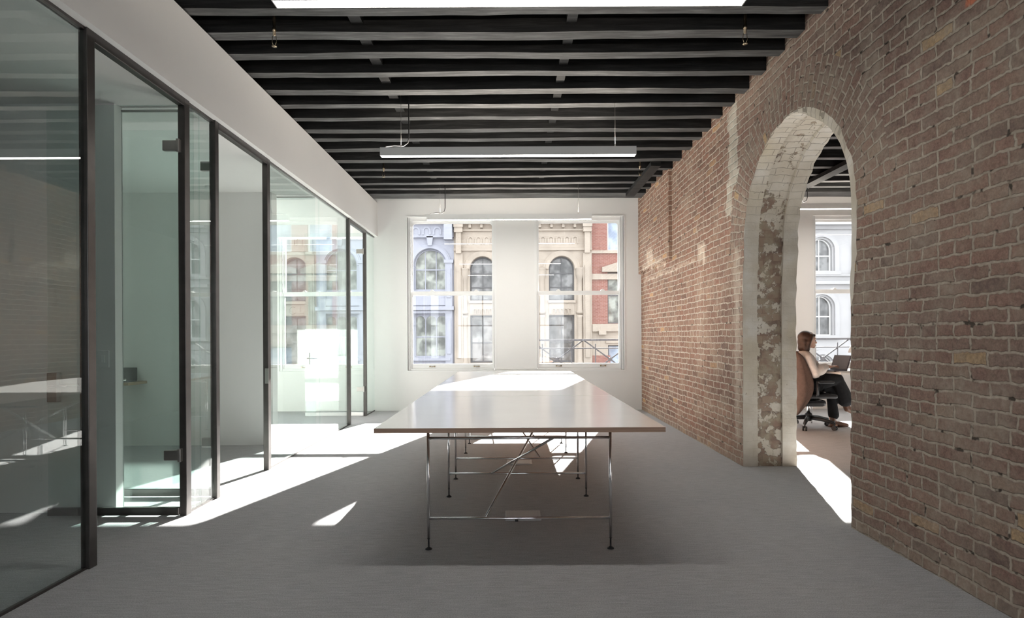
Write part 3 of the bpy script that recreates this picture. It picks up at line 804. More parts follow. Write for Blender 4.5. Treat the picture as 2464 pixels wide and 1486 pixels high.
def person():
    r = thing('person', P(3.95, 0, 0), 'seated person with brown bobbed hair, cream blouse and black trousers typing at the desk', 'person')
    b = MB()
    # torso core, neck, head
    b.limb([P(3.95, 0, .57), P(3.91, 0, .70), P(3.875, 0, .84), P(3.865, 0, .93)], [.115, .105, .115, .085])
    b.limb([P(3.865, 0, .96), P(3.885, 0, 1.045), P(3.90, 0, 1.08)], [.052, .046, .05])
    rt = Matrix.Rotation(math.radians(20), 3, 'Y')
    b.ell(P(3.915, 0, 1.165), (.092, .074, .105), rt, 20, 14)
    b.ell(P(3.952, 0, 1.115), (.058, .055, .068), rt, 18, 12)       # face and jaw
    b.ell(P(3.988, 0, 1.062), (.020, .024, .018))                    # chin
    b.limb([P(4.004, 0, 1.150), P(4.026, 0, 1.118)], [.009, .013]); b.ell(P(4.018, .012, 1.115), (.009, .008, .007)); b.ell(P(4.018, -.012, 1.115), (.009, .008, .007))
    b.ell(P(4.007, 0, 1.088), (.011, .022, .007)); b.ell(P(4.005, 0, 1.079), (.010, .019, .006))
    b.ell(P(4.001, 0, 1.168), (.012, .055, .008))                    # brow
    for s in (-1, 1): b.ell(P(3.90, s * .076, 1.135), (.018, .009, .03))
    # arms with hands
    arms = {-1: [P(3.825, -.165, .925), P(3.895, -.205, .725), P(4.085, -.14, .812)], 1: [P(3.87, .165, .925), P(3.96, .21, .735), P(4.06, .10, .815)]}
    for s, a in arms.items():
        b.limb(a, [.052, .042, .026])
        w = Vector(a[2]); d = Vector((.95, .12 if s < 0 else -.2, -.02)).normalized(); side = Vector((-d.y, d.x, 0))
        pc = w + d * .055
        rot = Matrix((d, side, Vector((0, 0, 1)))).transposed()
        b.ell(pc, (.052, .038, .015), rot)
        b.limb([w, pc], [.025, .018])
        for k, (o_, ln) in enumerate(((-.028, .062), (-.010, .072), (.009, .068), (.027, .054))):
            p0 = pc + d * .042 + side * o_; p1 = p0 + d * ln * .5 + Vector((0, 0, .010)); p2 = p1 + d * ln * .45 + Vector((0, 0, -.020))
            b.limb([p0, p1, p2], [.009, .008, .007], 8)
        t0 = w + d * .03 + side * (.03 * (1 if s < 0 else -1)); b.limb([t0, t0 + d * .03 + side * (.025 * (1 if s < 0 else -1)), t0 + d * .058 + side * (.022 * (1 if s < 0 else -1)) + Vector((0, 0, -.012))], [.011, .010, .008], 8)
    # legs: left planted, right crossed over it
    b.limb([P(3.95, .08, .56), P(4.25, .08, .52), P(4.255, .06, .30), P(4.255, .04, .09)], [.085, .062, .048, .036])
    b.limb([P(3.95, -.08, .57), P(4.28, -.03, .63), P(4.37, .0, .45), P(4.44, .03, .27)], [.085, .064, .05, .036])
    b.limb([P(4.255, .04, .08), P(4.30, .03, .045), P(4.40, .01, .03)], [.036, .036, .024])
    b.limb([P(4.44, .03, .26), P(4.48, .02, .22), P(4.56, .0, .19)], [.036, .034, .024])
    remesh(b.build('body', M['skin'], r, fix=False), .0065, 3)
    for s in (-1, 1):
        e = MB(); e.ell(P(3.996, s * .030, 1.147), (.008, .012, .006)); e.build('eye', M['eye'], r)
    e = MB(); e.ell(P(4.014, 0, 1.084), (.006, .02, .006)); e.build('mouth', M['lip'], r)
    h = MB()
    h.ell(P(3.888, 0, 1.187), (.104, .090, .090), rt, 22, 14); h.ell(P(3.862, 0, 1.13), (.075, .09, .095)); h.ell(P(3.845, 0, 1.06), (.055, .075, .075))
    for s in (-1, 1):
        h.limb([P(3.925, s * .070, 1.215), P(3.893, s * .082, 1.13), P(3.872, s * .080, 1.045)], [.028, .028, .024]); h.ell(P(3.865, s * .06, 1.06), (.05, .035, .085))
    h.limb([P(3.985, .03, 1.222), P(3.972, -.05, 1.215)], [.018, .02])
    remesh(h.build('hair', M['hair'], r, fix=False), .008, 3)
    c_ = MB()
    c_.limb([P(3.95, 0, .60), P(3.905, 0, .71), P(3.87, 0, .85), P(3.862, 0, .925)], [.15, .145, .15, .105])
    c_.limb([P(3.835, -.15, .925), P(3.862, 0, .95), P(3.865, .15, .925)], [.075, .085, .075]); c_.limb([P(3.862, 0, .95), P(3.872, 0, .992)], [.07, .055])
    for s in (-1, 1): c_.ell(P(3.955, s * .065, .83), (.07, .07, .075))
    c_.limb([P(3.83, -.165, .92), P(3.855, -.195, .82), P(3.895, -.205, .735), P(3.985, -.178, .772), P(4.065, -.145, .805)], [.072, .07, .074, .074, .050])
    c_.limb([P(3.86, .165, .92), P(3.96, .21, .735), P(4.045, .11, .805)], [.072, .068, .045])
    remesh(c_.build('blouse', M['blouse'], r, fix=False), .010, 4)
    t = MB()
    t.limb([P(3.94, -.07, .56), P(3.94, .07, .56)], [.135, .135]); t.limb([P(3.95, .08, .56), P(4.25, .08, .52), P(4.262, .06, .33), P(4.275, .045, .16)], [.10, .078, .060, .068])
    t.limb([P(3.95, -.08, .575), P(4.12, -.06, .625), P(4.275, -.03, .632), P(4.36, .0, .48), P(4.415, .02, .365)], [.10, .098, .088, .092, .098])
    remesh(t.build('trousers', M['trouser'], r, fix=False), .011, 4)
    for k, (A, B, C, D) in enumerate(((P(4.265, .04, .22), P(4.262, .04, .06), P(4.33, .03, .040), P(4.43, .005, .028)), (P(4.42, .03, .33), P(4.45, .03, .245), P(4.50, .02, .215), P(4.58, 0, .19)))):
        bt = MB(); bt.limb([A, B, C, D], [.046, .046, .040, .024]); 
        if k == 0: bt.box(4.21, 4.27, PYc + .005, PYc + .075, .0, .03, .004)
        remesh(bt.build('boot', M['boot'], r, fix=False), .008, 2)
    return r
person()
# chair
def office_chair():
    cx = 3.92; r = thing('office_chair', (cx, PYc, 0), 'black swivel task chair on castors under the seated person', 'office chair')
    b = MB(); 
    for k in range(5):
        a = math.radians(-52 + 72 * k); d = Vector((math.cos(a), math.sin(a), 0)); c0 = Vector((cx, PYc, .14)); e = c0 + d * .33 + Vector((0, 0, -.045))
        b.tube([c0, c0 + d * .16 + Vector((0, 0, -.012)), e], [.032, .026, .020], 10)
    b.lathe((cx, PYc, .09), [(.03, 0), (.045, .02), (.045, .09), (.03, .11)], 18); b.build('star_base', M['chairblack'], r)
    for k in range(5):
        a = math.radians(-52 + 72 * k); d = Vector((math.cos(a), math.sin(a), 0)); p = Vector((cx, PYc, 0)) + d * .33; sd = Vector((-d.y, d.x, 0))
        w = MB()
        for s in (-1, 1): w.tube([p + sd * s * .008 + Vector((0, 0, .0305)), p + sd * s * .026 + Vector((0, 0, .0305))], .030, 16)
        w.tube([p + Vector((0, 0, .04)), p + Vector((0, 0, .105))], .010, 8); w.build('castor', M['chairblack'], r)
    b = MB(); b.tube([(cx, PYc, .19), (cx, PYc, .40)], [.022, .018], 14); b.build('gas_column', M['chrome'], r)
    b = MB(); b.box(cx - .12, cx + .19, PYc - .12, PYc + .12, .285, .375, .042); b.tube([(cx + .05, PYc - .09, .38), (cx + .05, PYc - .22, .385)], .010, 8); b.build('tilt_mechanism', M['chairblack'], r)
    b = MB(); b.box(cx - .20, cx + .27, PYc - .24, PYc + .24, .400, .458, .026); b.box(cx - .06, cx + .06, PYc - .05, PYc + .05, .36, .405, .005); b.build('seat', M['chairblack'], r)
    b = MB(); pts = []
    b.prism([(cx - .20, .50), (cx - .16, .50), (cx - .185, .75), (cx - .23, .95), (cx - .27, .95), (cx - .225, .75)], 'Y', PYc - .20, PYc + .20); b.build('backrest', M['chairblack'], r)
    b = MB(); b.tube([(cx - .1, PYc, .39), (cx - .24, PYc, .42), (cx - .25, PYc, .60)], .02, 10); b.build('back_support', M['chairblack'], r)
    for s in (-1, 1):
        b = MB(); b.tube([(cx - .02, PYc + s * .24, .44), (cx - .02, PYc + s * .28, .46), (cx - .02, PYc + s * .28, .62)], .016, 10); b.build('arm_post', M['chairblack'], r)
        b = MB(); b.box(cx - .025, cx + .18, PYc + s * .28 - .04, PYc + s * .28 + .04, .60, .635, .014); b.build('arm_pad', M['chairblack'], r)
office_chair()
# coat hung over the chair back
b = MB(); LV = [(1.00, 3.655, 3.69, .19), (.965, 3.63, 3.735, .235), (.85, 3.62, 3.785, .262), (.72, 3.615, 3.83, .272), (.60, 3.61, 3.862, .278), (.50, 3.605, 3.855, .272), (.40, 3.60, 3.825, .262), (.28, 3.60, 3.75, .235), (.18, 3.605, 3.69, .20)]
m_ = 19; vs = []
for i, (z, xb, xf, ry) in enumerate(LV):
    for q in range(m_):
        t = math.radians(-112 + 224 * q / (m_ - 1)); fold = .012 * math.sin(q * 1.9 + i * .4) * min(1, i / 3)
        vs.append((xb + (xf - xb) * (1 - math.cos(t)) / (1 - math.cos(math.radians(112))) + fold * .5, PYc + (ry + fold) * math.sin(t) / 1.0, z + .012 * math.sin(q * .9) * (i == 8)))
b._add(vs, [(j * m_ + i, j * m_ + i + 1, (j + 1) * m_ + i + 1, (j + 1) * m_ + i) for j in range(len(LV) - 1) for i in range(m_ - 1)], smooth=True)
top = [vs[q] for q in range(m_)]
b._add([(v[0], v[1], v[2]) for v in top] + [(v[0] + .03, PYc + (v[1] - PYc) * .9, v[2] + .012) for v in top], [(i, i + 1, m_ + i + 1, m_ + i) for i in range(m_ - 1)], smooth=True)
co = b.build('coat', M['coat'], None, loc=(3.66, PYc, .98)); sm = co.modifiers.new('thick', 'SOLIDIFY'); sm.thickness = .014; sm.offset = 0
ss = co.modifiers.new('soft', 'SUBSURF'); ss.levels = 2; ss.render_levels = 2
tag(co, 'brown coat hanging over the back of the black chair', 'coat')
# desk
r = thing('desk', (4.95, 7.95, 0), 'pale desk with thin chrome legs beyond the arch', 'desk')
M['desk'] = plain('pale_desk', (.72, .68, .62), .4, var=.04)
b = MB(); b.box(4.13, 5.75, 7.50, 8.40, .722, .748, .002); b.build('desktop', M['desk'], r)
for x, y in ((4.16, 8.3), (4.16, 7.56), (5.6, 8.3), (5.6, 7.56)):
    if (x, y) == (4.16, 7.56): x = 4.72
    b = MB(); b.tube([(x, y, .0), (x, y, .722)], .010, 10); b.build('leg', M['chrome'], r)
# laptop
M['laptop'] = plain('grey_laptop', (.10, .10, .12), .5, metal=.2); M['screen'] = plain('dim_screen', (.15, .155, .175), .3)
A = Vector((4.255, 7.99, .762)); Bv = Vector((4.335, 7.73, .762)); ab = (Bv - A).normalized(); nn = Vector((-abs(ab.y), -abs(ab.x), 0)).normalized()
r = thing('laptop', (4.3, 7.85, .749), 'open grey laptop on the desk in front of the seated person', 'laptop')
def slab(o, u, v, w, su, sv, sw): 
    mb = MB(); vs = [o + u * (su * a) + v * (sv * b_) + w * (sw * c_) for c_ in (0, 1) for b_ in (0, 1) for a in (0, 1)]
    mb._add(vs, [(0, 2, 3, 1), (4, 5, 7, 6), (0, 1, 5, 4), (2, 6, 7, 3), (0, 4, 6, 2), (1, 3, 7, 5)]); return mb
ln = (Bv - A).length; up = (Vector((0, 0, 1)) - nn * .40).normalized()
slab(Vector((A.x, A.y, .749)), ab, nn, Vector((0, 0, 1)), ln, .21, .014).build('keyboard_base', M['laptop'], r)
sw = slab(A, ab, up, -nn, ln, .205, .008).build('lid', M['laptop'], r)
slab(A + nn * .0015 + ab * .012 + up * .014, ab, up, nn, ln - .024, .185, .001).build('screen', M['screen'], r)
b = MB(); b.box(4.17, 4.36, 7.56, 7.70, .749, .753); b.box(4.2, 4.34, 7.58, 7.68, .753, .756); tag(b.build('paper_stack', M['white_trim'], None, loc=(4.26, 7.63, .749)), 'white papers lying on the desk edge beside the laptop', 'papers')
M['red'] = plain('red_cover', (.55, .06, .05), .5)
b = MB(); b.box(4.39, 4.62, 7.54, 7.68, .749, .768, .002); r = thing('book', (4.5, 7.6, .749), 'small red book lying on the desk near the laptop', 'book'); b.build('cover', M['red'], r)
b = MB(); b.box(4.394, 4.618, 7.5385, 7.676, .752, .765); b.build('pages', M['white_trim'], r)
r = thing('desk_lamp', (4.72, 8.15, .749), 'white desk lamp standing behind the laptop', 'desk lamp')
b = MB(); b.lathe((4.72, 8.15, .748), [(.08, 0), (.08, .012), (.012, .018), (.008, .03)], 20); b.build('base', M['white_trim'], r)
b = MB(); b.tube([(4.72, 8.15, .76), (4.74, 8.15, 1.0), (4.68, 8.12, 1.12)], .008, 8); b.build('arm', M['white_trim'], r)
b = MB(); b.lathe((4.66, 8.11, .98), [(.085, 0), (.07, .06), (.035, .13), (.012, .15)], 20); b.build('lamp_shade', M['white_trim'], r)

# ================================================================== STREET: fire escape and the houses opposite
M['iron'] = plain('grey_painted_iron', (.075, .08, .095), .7)
def railing():
    y = 11.05; x0, x1 = .30, 8.2
    r = thing('fire_escape', (4.2, y, -.05), 'grey iron fire escape railing with crossed braces outside the windows', 'fire escape')
    b = MB(); b.box(x0, x1, y - .02, y + .02, 1.13, 1.165); b.build('top_rail', M['iron'], r)
    b = MB(); b.box(x0, x1, y - .01, y + .01, .985, 1.003); b.build('middle_rail', M['iron'], r)
    hubs = [.844 + .982 * k for k in range(8)]
    for hx in hubs:
        for d in (-.27, .27):
            b = MB(); b.tube([(hx + d, y, -.02), (hx + d, y, 1.08)], .011, 6); b.build('post', M['iron'], r)
        b = MB()
        for sx in (-1, 1):
            for sz in (-1, 1):
                b.tube([(hx, y, .79), (hx + sx * .49, y, .79 + sz * .355)], .013, 6)
        b.lathe((hx, y - .02, .79), [(.036, 0), (.036, .04)], 8, axis='Y', smooth=False); b.build('cross_brace', M['iron'], r)
    b = MB(); b.box(x0, x1, YW + .25, y + .05, -.06, -.02); b.build('platform', M['iron'], r)
railing()
FY = 33.0; FS = FY / F_PX
fx = lambda x: (x - VX) * FS
fz = lambda y: CAM_H + (VY - y) * FS
ZG = -8.0
mb = MB(); mb.box(-45, 50, YW + .3, FY + 14, ZG - .3, ZG)
struct('ground_street', mb, plain('asphalt_and_paving', (.11, .11, .11), .9, var=.1, scale=1.5), 'street far below')
M['facglass'] = None
def facglass(name, lo, hi):
    m, nt, b = mat(name); g = geo(nt)
    mp = N(nt, 'ShaderNodeMapping'); mp.inputs['Scale'].default_value = (1.2, 1, 1.0); L(nt, g, mp.inputs['Vector'])
    n = noise(nt, mp.outputs[0], 1.5, 2, .5)
    L(nt, ramp(nt, n, [(.38, lo), (.52, tuple((a + c) / 2 for a, c in zip(lo, hi))), (.60, hi)]), b.inputs['Base Color'])
    b.inputs['Roughness'].default_value = .08; b.inputs['Specular IOR Level'].default_value = .6
    return m
M['fg_dark'] = facglass('old_dark_panes', (.075, .075, .075), (.24, .24, .24))
M['fg_light'] = facglass('old_pale_panes', (.085, .09, .08), (.34, .36, .32))
M['fg_blue'] = facglass('sky_panes', (.22, .27, .36), (.38, .45, .55))
M['stone'] = plain('buff_limestone', (.40, .345, .29), .85, var=.10, scale=1.3)
M['blue'] = plain('pale_blue_paint', (.345, .355, .41), .7, var=.05, scale=1.5)
M['greystone'] = plain('pale_grey_stone', (.40, .395, .40), .8, var=.06, scale=1.2)
M['dkframe'] = plain('dark_window_frame', (.10, .10, .105), .5)
def facade_brick():
    m, nt, b = mat('street_red_brick'); g = geo(nt)
    sp = N(nt, 'ShaderNodeSeparateXYZ'); L(nt, g, sp.inputs[0]); cb = N(nt, 'ShaderNodeCombineXYZ'); L(nt, sp.outputs[0], cb.inputs[0]); L(nt, sp.outputs[2], cb.inputs[1])
    bt = N(nt, 'ShaderNodeTexBrick'); L(nt, cb.outputs[0], bt.inputs['Vector']); bt.inputs['Scale'].default_value = 1
    bt.inputs['Brick Width'].default_value = .22; bt.inputs['Row Height'].default_value = .075; bt.inputs['Mortar Size'].default_value = .006
    bt.inputs['Color1'].default_value = (.245, .105, .085, 1); bt.inputs['Color2'].default_value = (.29, .135, .11, 1); bt.inputs['Mortar'].default_value = (.33, .24, .21, 1)
    L(nt, bt.outputs['Color'], b.inputs['Base Color']); b.inputs['Roughness'].default_value = .9; return m
M['redbrick'] = facade_brick()

def wall_holes(mb, x0, x1, z0, z1, y0, y1, holes):
    """rectangular holes (hx0,hx1,hz0,hz1) cut in a slab, built of blocks"""
    xs = sorted({x0, x1, *[h[0] for h in holes], *[h[1] for h in holes]}); zs = sorted({z0, z1, *[h[2] for h in holes], *[h[3] for h in holes]})
    for a, b in zip(xs[:-1], xs[1:]):
        run = None
        for c_, d in zip(zs[:-1], zs[1:]):
            inside = any(h[0] - 1e-6 <= a and b <= h[1] + 1e-6 and h[2] - 1e-6 <= c_ and d <= h[3] + 1e-6 for h in holes)
            if inside:
                if run: mb.box(a, b, y0, y1, run[0], run[1]); run = None
            else: run = (run[0], d) if run else (c_, d)
        if run: mb.box(a, b, y0, y1, run[0], run[1])
def spandrel(mb, xc, hw, zs, rise, ztop, y0, y1, n=14):
    """masonry between an arch head and the top of its square hole"""
    arc = [(xc - hw * math.cos(PI * i / n), zs + rise * math.sin(PI * i / n)) for i in range(n + 1)]
    for (a, b) in zip(arc[:-1], arc[1:]):
        mb.prism([a, b, (b[0], ztop), (a[0], ztop)], 'Y', y0, y1)
def arch_band(mb, xc, r0, r1, zs, y0, y1, k=1.0, n=18):
    for i in range(n):
        a, b = PI * i / n, PI * (i + 1) / n
        P_ = lambda r, t: (xc - r * math.cos(t), zs + r * k * math.sin(t))
        mb.prism([P_(r0, a), P_(r1, a), P_(r1, b), P_(r0, b)], 'Y', y0, y1)
def fwindow(root, xc, hw, z0, z1, y, frame, pane, arch=0, nv=1, bars=(.5,), t=.07, light=False, hoods=False):
    """a sash window of the street houses: frame > pane; arch = rise of the round head"""
    m = MB(); zs = z1 - arch
    m.box(xc - hw, xc - hw + t, y, y + .1, z0, zs); m.box(xc + hw - t, xc + hw, y, y + .1, z0, zs); m.box(xc - hw + t, xc + hw - t, y, y + .1, z0, z0 + t)
    if arch: arch_band(m, xc, hw - t, hw, zs, y, y + .1, arch / hw)
    else: m.box(xc - hw + t, xc + hw - t, y, y + .1, z1 - t, z1)
    for k in range(1, nv + 1):
        x = xc - hw + 2 * hw * k / (nv + 1); u = (x - xc) / hw
        m.box(x - .022, x + .022, y + .02, y + .08, z0 + t, zs + (arch * math.sqrt(max(0, 1 - u * u)) if arch else -t))
    for q in bars:
        z = z0 + (z1 - z0) * q; hh = hw
        if z > zs and arch: hh = hw * math.sqrt(max(0, 1 - ((z - zs) / arch) ** 2))
        m.box(xc - hh + t, xc + hh - t, y + .015, y + .085, z - .03, z + .03)
    if hoods:     # small round heads in the top lights
        wd = 2 * hw / (nv + 1)
        for k in range(nv + 1):
            cx = xc - hw + wd * (k + .5)
            spandrel(m, cx, wd / 2 - .02, z1 - t - wd * .5, wd * .45, z1 - t, y + .03, y + .07, 8)
    f = m.build('window', frame, root)
    g = MB()
    if arch:
        pts = [(xc - (hw - t * .5) * math.cos(PI * i / 20), zs + (arch - t * .5) * math.sin(PI * i / 20)) for i in range(21)]
        g.prism([(xc - hw + t * .5, z0 + t * .5)] + pts + [(xc + hw - t * .5, z0 + t * .5)], 'Y', y + .06, y + .066)
    else: g.box(xc - hw + t * .5, xc + hw - t * .5, y + .06, y + .066, z0 + t * .5, z1 - t * .5)
    g.build('pane', pane, f)
    return f
def relief_row(mb, x0, x1, zc, h, y, n, flip=False):
    w = (x1 - x0) / n
    for k in range(n):
        cx = x0 + w * (k + .5)
        arch_band(mb, cx, w * .25, w * .40, zc, y - .05, y + .01, 1.1, 8)
        mb.box(cx - w * .40, cx - w * .25, y - .05, y + .01, zc - h * .5, zc); mb.box(cx + w * .25, cx + w * .40, y - .05, y + .01, zc - h * (.1 if flip else .5), zc)

def stone_house(X0, X1, label, bays, letters=False):
    r = thing('town_house', ((X0 + X1) / 2, FY + 3, ZG), label, 'building', 'houses across the street')
    zt = fz(505); hw = .70; wall = MB()
    ua = (fz(722), fz(617)); lr = (fz(872), fz(758)); lower = (fz(1010), fz(905))
    holes = []
    for c_ in bays:
        for z0, z1 in (ua, lr, lower): holes.append((c_ - hw, c_ + hw, z0, z1))
    wall_holes(wall, X0, X1, ZG, zt, FY, FY + 6, [(h[0], h[1], h[2], h[3]) for h in holes])
    r_ = wall
    for c_ in bays: spandrel(wall, c_, hw, ua[1] - hw, hw, ua[1], FY, FY + .5)
    wall.build('wall', M['stone'], r)
    # windows sit in front of a dark back
    for c_ in bays:
        fwindow(r, c_, hw, ua[0], ua[1], FY + .22, M['dkframe'], M['fg_dark'], arch=hw, nv=1, bars=(.30, .62))
        fwindow(r, c_, hw, lr[0], lr[1], FY + .22, M['dkframe'], M['fg_dark'], nv=1, bars=(.42,), t=.10)
        fwindow(r, c_, hw, lower[0], lower[1], FY + .22, M['dkframe'], M['fg_dark'], nv=1, bars=(.42,))
        a = MB(); arch_band(a, c_, hw + .02, hw + .20, ua[1] - hw, FY - .10, FY + .02); arch_band(a, c_, hw + .20, hw + .32, ua[1] - hw, FY - .06, FY + .02); a.build('arch_moulding', M['stone'], r)
        s = MB(); s.box(c_ - hw - .05, c_ + hw + .05, FY - .12, FY + .02, ua[0] - .16, ua[0] - .02); s.box(c_ - hw, c_ + hw, FY - .04, FY + .02, fz(756), ua[0] - .18)
        if letters and c_ == bays[-1]:
            arch = [(c_ - .12 + .2 * math.cos(t), fz(743) + .2 * math.sin(t)) for t in [math.radians(50 + 26 * q) for q in range(11)]]
            s.tube([(p[0], FY - .05, p[1]) for p in arch], .035, 6)
            s.box(c_ + .20, c_ + .27, FY - .08, FY - .03, fz(743) - .2, fz(743) + .2); s.box(c_ + .27, c_ + .46, FY - .08, FY - .03, fz(743) - .2, fz(743) - .13)
        else: relief_row(s, c_ - hw * .78, c_ + hw * .78, fz(746), .34, FY - .04, 5)
        s.build('spandrel_panel', M['stone'], r)
    # engaged columns between bays, pilasters at the ends
    cols = [bays[0] - 1.0] + [(a + b) / 2 for a, b in zip(bays[:-1], bays[1:])] + ([] if letters else [bays[-1] + 1.0])
    for c_ in cols:
        m = MB(); m.lathe((c_, FY + .02, fz(755)), [(.21, 0), (.21, .12), (.17, .2), (.16, fz(664) - fz(755) - .2), (.2, fz(664) - fz(755) - .1), (.24, fz(660) - fz(755)), (.24, fz(648) - fz(755)), (.28, fz(645) - fz(755))], 16)
        m.lathe((c_, FY + .02, fz(878)), [(.21, 0), (.21, .15), (.17, .22), (.16, fz(765) - fz(878)), (.21, fz(758) - fz(878))], 16); m.build('engaged_column', M['stone'], r)
    for a, b in ((X0 + .05, X0 + .50), (X1 - .50, X1 - .05)):
        m = MB(); m.box(a, b, FY - .16, FY + .02, ZG, fz(610)); m.box(a + .1, b - .1, FY - .22, FY - .15, fz(860), fz(640))
        m.box(a - .03, b + .03, FY - .42, FY + .02, fz(548), fz(512)); m.box(a, b, FY - .36, FY + .02, fz(560), fz(548)); m.box(a + .08, b - .08, FY - .28, FY + .02, fz(610), fz(560)); m.build('pilaster', M['stone'], r)
    c_ = MB(); c_.box(X0, X1, FY - .5, FY + .3, fz(532), fz(505)); c_.box(X0, X1, FY - .14, FY + .02, fz(556), fz(552)); c_.box(X0, X1, FY - .10, FY + .02, fz(603), fz(597))
    x = X0 + .8
    while x < X1 - .6:
        c_.box(x, x + .2, FY - .42, FY + .02, fz(541), fz(532)); c_.box(x + .03, x + .17, FY - .28, FY + .02, fz(549), fz(541)); x += .64
    c_.build('cornice', M['stone'], r)
    f = MB(); relief_row(f, X0 + .7, X1 - .7, fz(576), .5, FY, 14); f.build('frieze', M['stone'], r)
stone_house(fx(1093), fx(1425), 'buff stone house with arched dark sash windows, seen across the street through both windows', [fx(1162), fx(1257), fx(1352)])
stone_house(fx(428), fx(761), 'buff stone house seen through the office glass, left of the blue house', [fx(521), fx(616), fx(711)], True)

def blue_house(X0, X1, label, bays):
    r = thing('town_house', ((X0 + X1) / 2, FY + 3, ZG), label, 'building', 'houses across the street')
    hw = .90; zt = fz(505); ua = (fz(697), fz(597)); lr = (fz(858), fz(754)); lo = (fz(990), fz(890))
    wall = MB(); holes = [(c_ - hw, c_ + hw, z[0], z[1]) for c_ in bays for z in (ua, lr, lo)]
    wall_holes(wall, X0, X1, ZG, zt, FY + .05, FY + 6, holes)
    for c_ in bays: spandrel(wall, c_, hw, ua[1] - hw, hw, ua[1], FY + .05, FY + .5)
    wall.build('wall', M['blue'], r)
    for c_ in bays:
        fwindow(r, c_, hw, ua[0], ua[1], FY + .24, M['blue'], M['fg_light'], arch=hw, nv=2, bars=(.5,))
        fwindow(r, c_, hw, lr[0], lr[1], FY + .24, M['blue'], M['fg_light'], nv=2, bars=(.47,), hoods=True)
        fwindow(r, c_, hw, lo[0], lo[1], FY + .24, M['blue'], M['fg_light'], nv=2, bars=(.47,), hoods=True)
        a = MB(); arch_band(a, c_, hw + .02, hw + .18, ua[1] - hw, FY - .06, FY + .07); arch_band(a, c_, hw + .18, hw + .26, ua[1] - hw, FY - .02, FY + .07)
        a.prism([(c_ - .18, fz(568)), (c_ + .18, fz(568)), (c_ + .11, fz(590)), (c_ - .11, fz(590))], 'Y', FY - .16, FY + .06); a.build('arch_moulding', M['blue'], r)
        s = MB(); s.box(c_ - hw - .2, c_ + hw + .2, FY - .10, FY + .07, fz(752), fz(746)); s.box(c_ - hw - .15, c_ + hw + .15, FY - .03, FY + .07, fz(733), fz(716)); s.box(c_ - hw - .2, c_ + hw + .2, FY - .14, FY + .07, fz(866), fz(860)); s.build('spandrel_panel', M['blue'], r)
    edges = [X0 + .35] + [(a + b) / 2 for a, b in zip(bays[:-1], bays[1:])] + [X1 - .28]
    for c_ in edges:
        m = MB(); w = .20; m.box(c_ - w, c_ + w, FY - .08, FY + .07, ZG, fz(628)); m.box(c_ - w - .06, c_ + w + .06, FY - .14, FY + .07, fz(632), fz(624)); m.box(c_ - .11, c_ + .11, FY - .12, FY - .07, fz(850), fz(765)); m.box(c_ - .11, c_ + .11, FY - .12, FY - .07, fz(715), fz(645)); m.build('pilaster', M['blue'], r)
    c_ = MB(); c_.box(X0, X1, FY - .22, FY + .07, fz(745), fz(736)); c_.box(X0, X1, FY - .4, FY + .3, fz(540), fz(505)); c_.box(X0, X1, FY - .16, FY + .07, fz(571), fz(540)); c_.box(X1 - .5, X1 - .05, FY - .5, FY + .07, fz(578), fz(530)); c_.build('cornice', M['blue'], r)
    f = MB(); relief_row(f, X0 + .6, X1 - .6, fz(556), .4, FY - .16, 11); f.build('frieze', M['blue'], r)
blue_house(fx(761), fx(1093), 'pale blue painted house with arched three-light windows across the street', [fx(820), fx(928), fx(1036)])

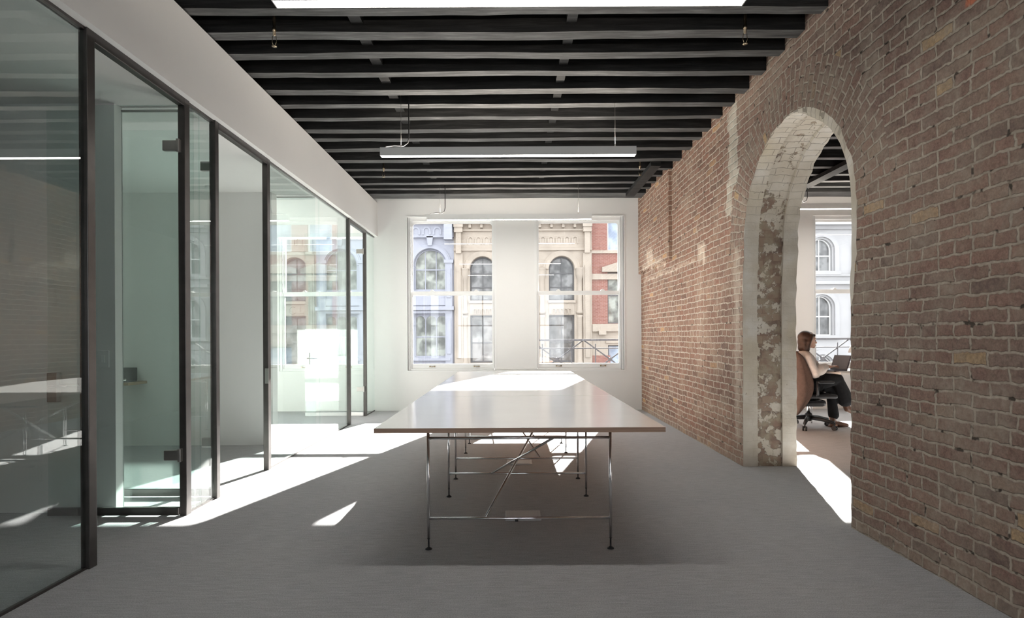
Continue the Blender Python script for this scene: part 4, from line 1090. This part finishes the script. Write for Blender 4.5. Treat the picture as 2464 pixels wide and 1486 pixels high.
def red_house(X0, X1, label, bays):
    r = thing('town_house', ((X0 + X1) / 2, FY + 3, ZG), label, 'building', 'houses across the street')
    hw = .68; zt = fz(505); up = (fz(603), fz(532)); md = (fz(779), fz(655)); lw = (fz(905), fz(831))
    wall = MB(); wall_holes(wall, X0, X1, fz(780), zt, FY + .1, FY + 6, [(c_ - hw, c_ + hw, z[0], z[1]) for c_ in bays for z in (up, (max(md[0], fz(780)), md[1]))]); wall.build('brick_front', M['redbrick'], r)
    w2 = MB(); wall_holes(w2, X0, X1, ZG, fz(780), FY + .06, FY + 6, [(c_ - hw, c_ + hw, lw[0], lw[1]) for c_ in bays]); w2.build('stone_front', M['stone'], r)
    b = MB(); b.box(X0, X1, FY + .0, FY + .1, fz(610), fz(603)); b.box(X0, X1, FY + .0, FY + .1, fz(673), fz(659)); b.box(X0, X1, FY - .1, FY + .1, fz(798), fz(781)); b.box(X0 + .35, X0 + .75, FY - .2, FY + .06, fz(806), fz(796)); b.build('stone_band', M['stone'], r)
    q = MB(); q.box(X0, X0 + 1.0, FY + .02, FY + .06, fz(885), fz(856)); q.build('brick_panel', M['redbrick'], r)
    for c_ in bays:
        fwindow(r, c_, hw, up[0], up[1], FY + .25, M['white_trim'], M['fg_blue'], nv=0, bars=()); fwindow(r, c_, hw, md[0], md[1], FY + .25, M['dkframe'], M['fg_light'], nv=0, bars=(.55,)); fwindow(r, c_, hw, lw[0], lw[1], FY + .25, M['dkframe'], M['fg_blue'], nv=0, bars=())
        l = MB(); l.prism([(c_ - 1.0, fz(655)), (c_ + 1.0, fz(655)), (c_ + 1.0, fz(644)), (c_, fz(630)), (c_ - 1.0, fz(644))], 'Y', FY - .12, FY + .12); l.box(c_ - .8, c_ + .8, FY - .02, FY + .12, fz(826), fz(820)); l.build('window_hood', M['stone'], r)
red_house(fx(1425), fx(1757), 'red brick house with stone bands across the street, right of the buff house', [fx(1493), fx(1591), fx(1689)])

def grey_house(X0, X1, label, bays):
    r = thing('town_house', ((X0 + X1) / 2, FY + 3, ZG), label, 'building', 'houses across the street')
    hw = .62; zt = fz(500); ua = (fz(656), fz(578)); lr = (fz(810), fz(716)); lo = (fz(950), fz(860))
    wall = MB(); wall_holes(wall, X0, X1, ZG, zt, FY, FY + 6, [(c_ - hw, c_ + hw, z[0], z[1]) for c_ in bays for z in (ua, lr, lo)])
    for c_ in bays:
        for z in (ua, lr, lo): spandrel(wall, c_, hw, z[1] - hw, hw, z[1], FY, FY + .5)
    wall.build('wall', M['greystone'], r)
    for c_ in bays:
        for z in (ua, lr, lo):
            fwindow(r, c_, hw, z[0], z[1], FY + .2, M['white_trim'], M['fg_dark'], arch=hw, nv=1, bars=(.48,), t=.05)
            a = MB(); arch_band(a, c_, hw + .10, hw + .34, z[1] - hw, FY - .12, FY + .02); a.box(c_ - hw - .34, c_ - hw - .10, FY - .12, FY + .02, z[0], z[1] - hw); a.box(c_ + hw + .10, c_ + hw + .34, FY - .12, FY + .02, z[0], z[1] - hw)
            a.box(c_ - hw - .4, c_ + hw + .4, FY - .18, FY + .02, z[0] - .2, z[0]); a.build('window_surround', M['greystone'], r)
    c_ = MB(); c_.box(X0, X1, FY - .25, FY + .02, fz(688), fz(680)); c_.box(X0, X1, FY - .15, FY + .02, fz(668), fz(664)); c_.box(X0, X1, FY - .6, FY + .3, fz(548), fz(500)); c_.box(X0, X1, FY - .2, FY + .02, fz(556), fz(548)); c_.build('cornice', M['greystone'], r)
grey_house(fx(1757), fx(2230), 'pale grey stone house with round-headed windows, seen through the arch', [fx(1807), fx(1890), fx(1976), fx(2092), fx(2180)])
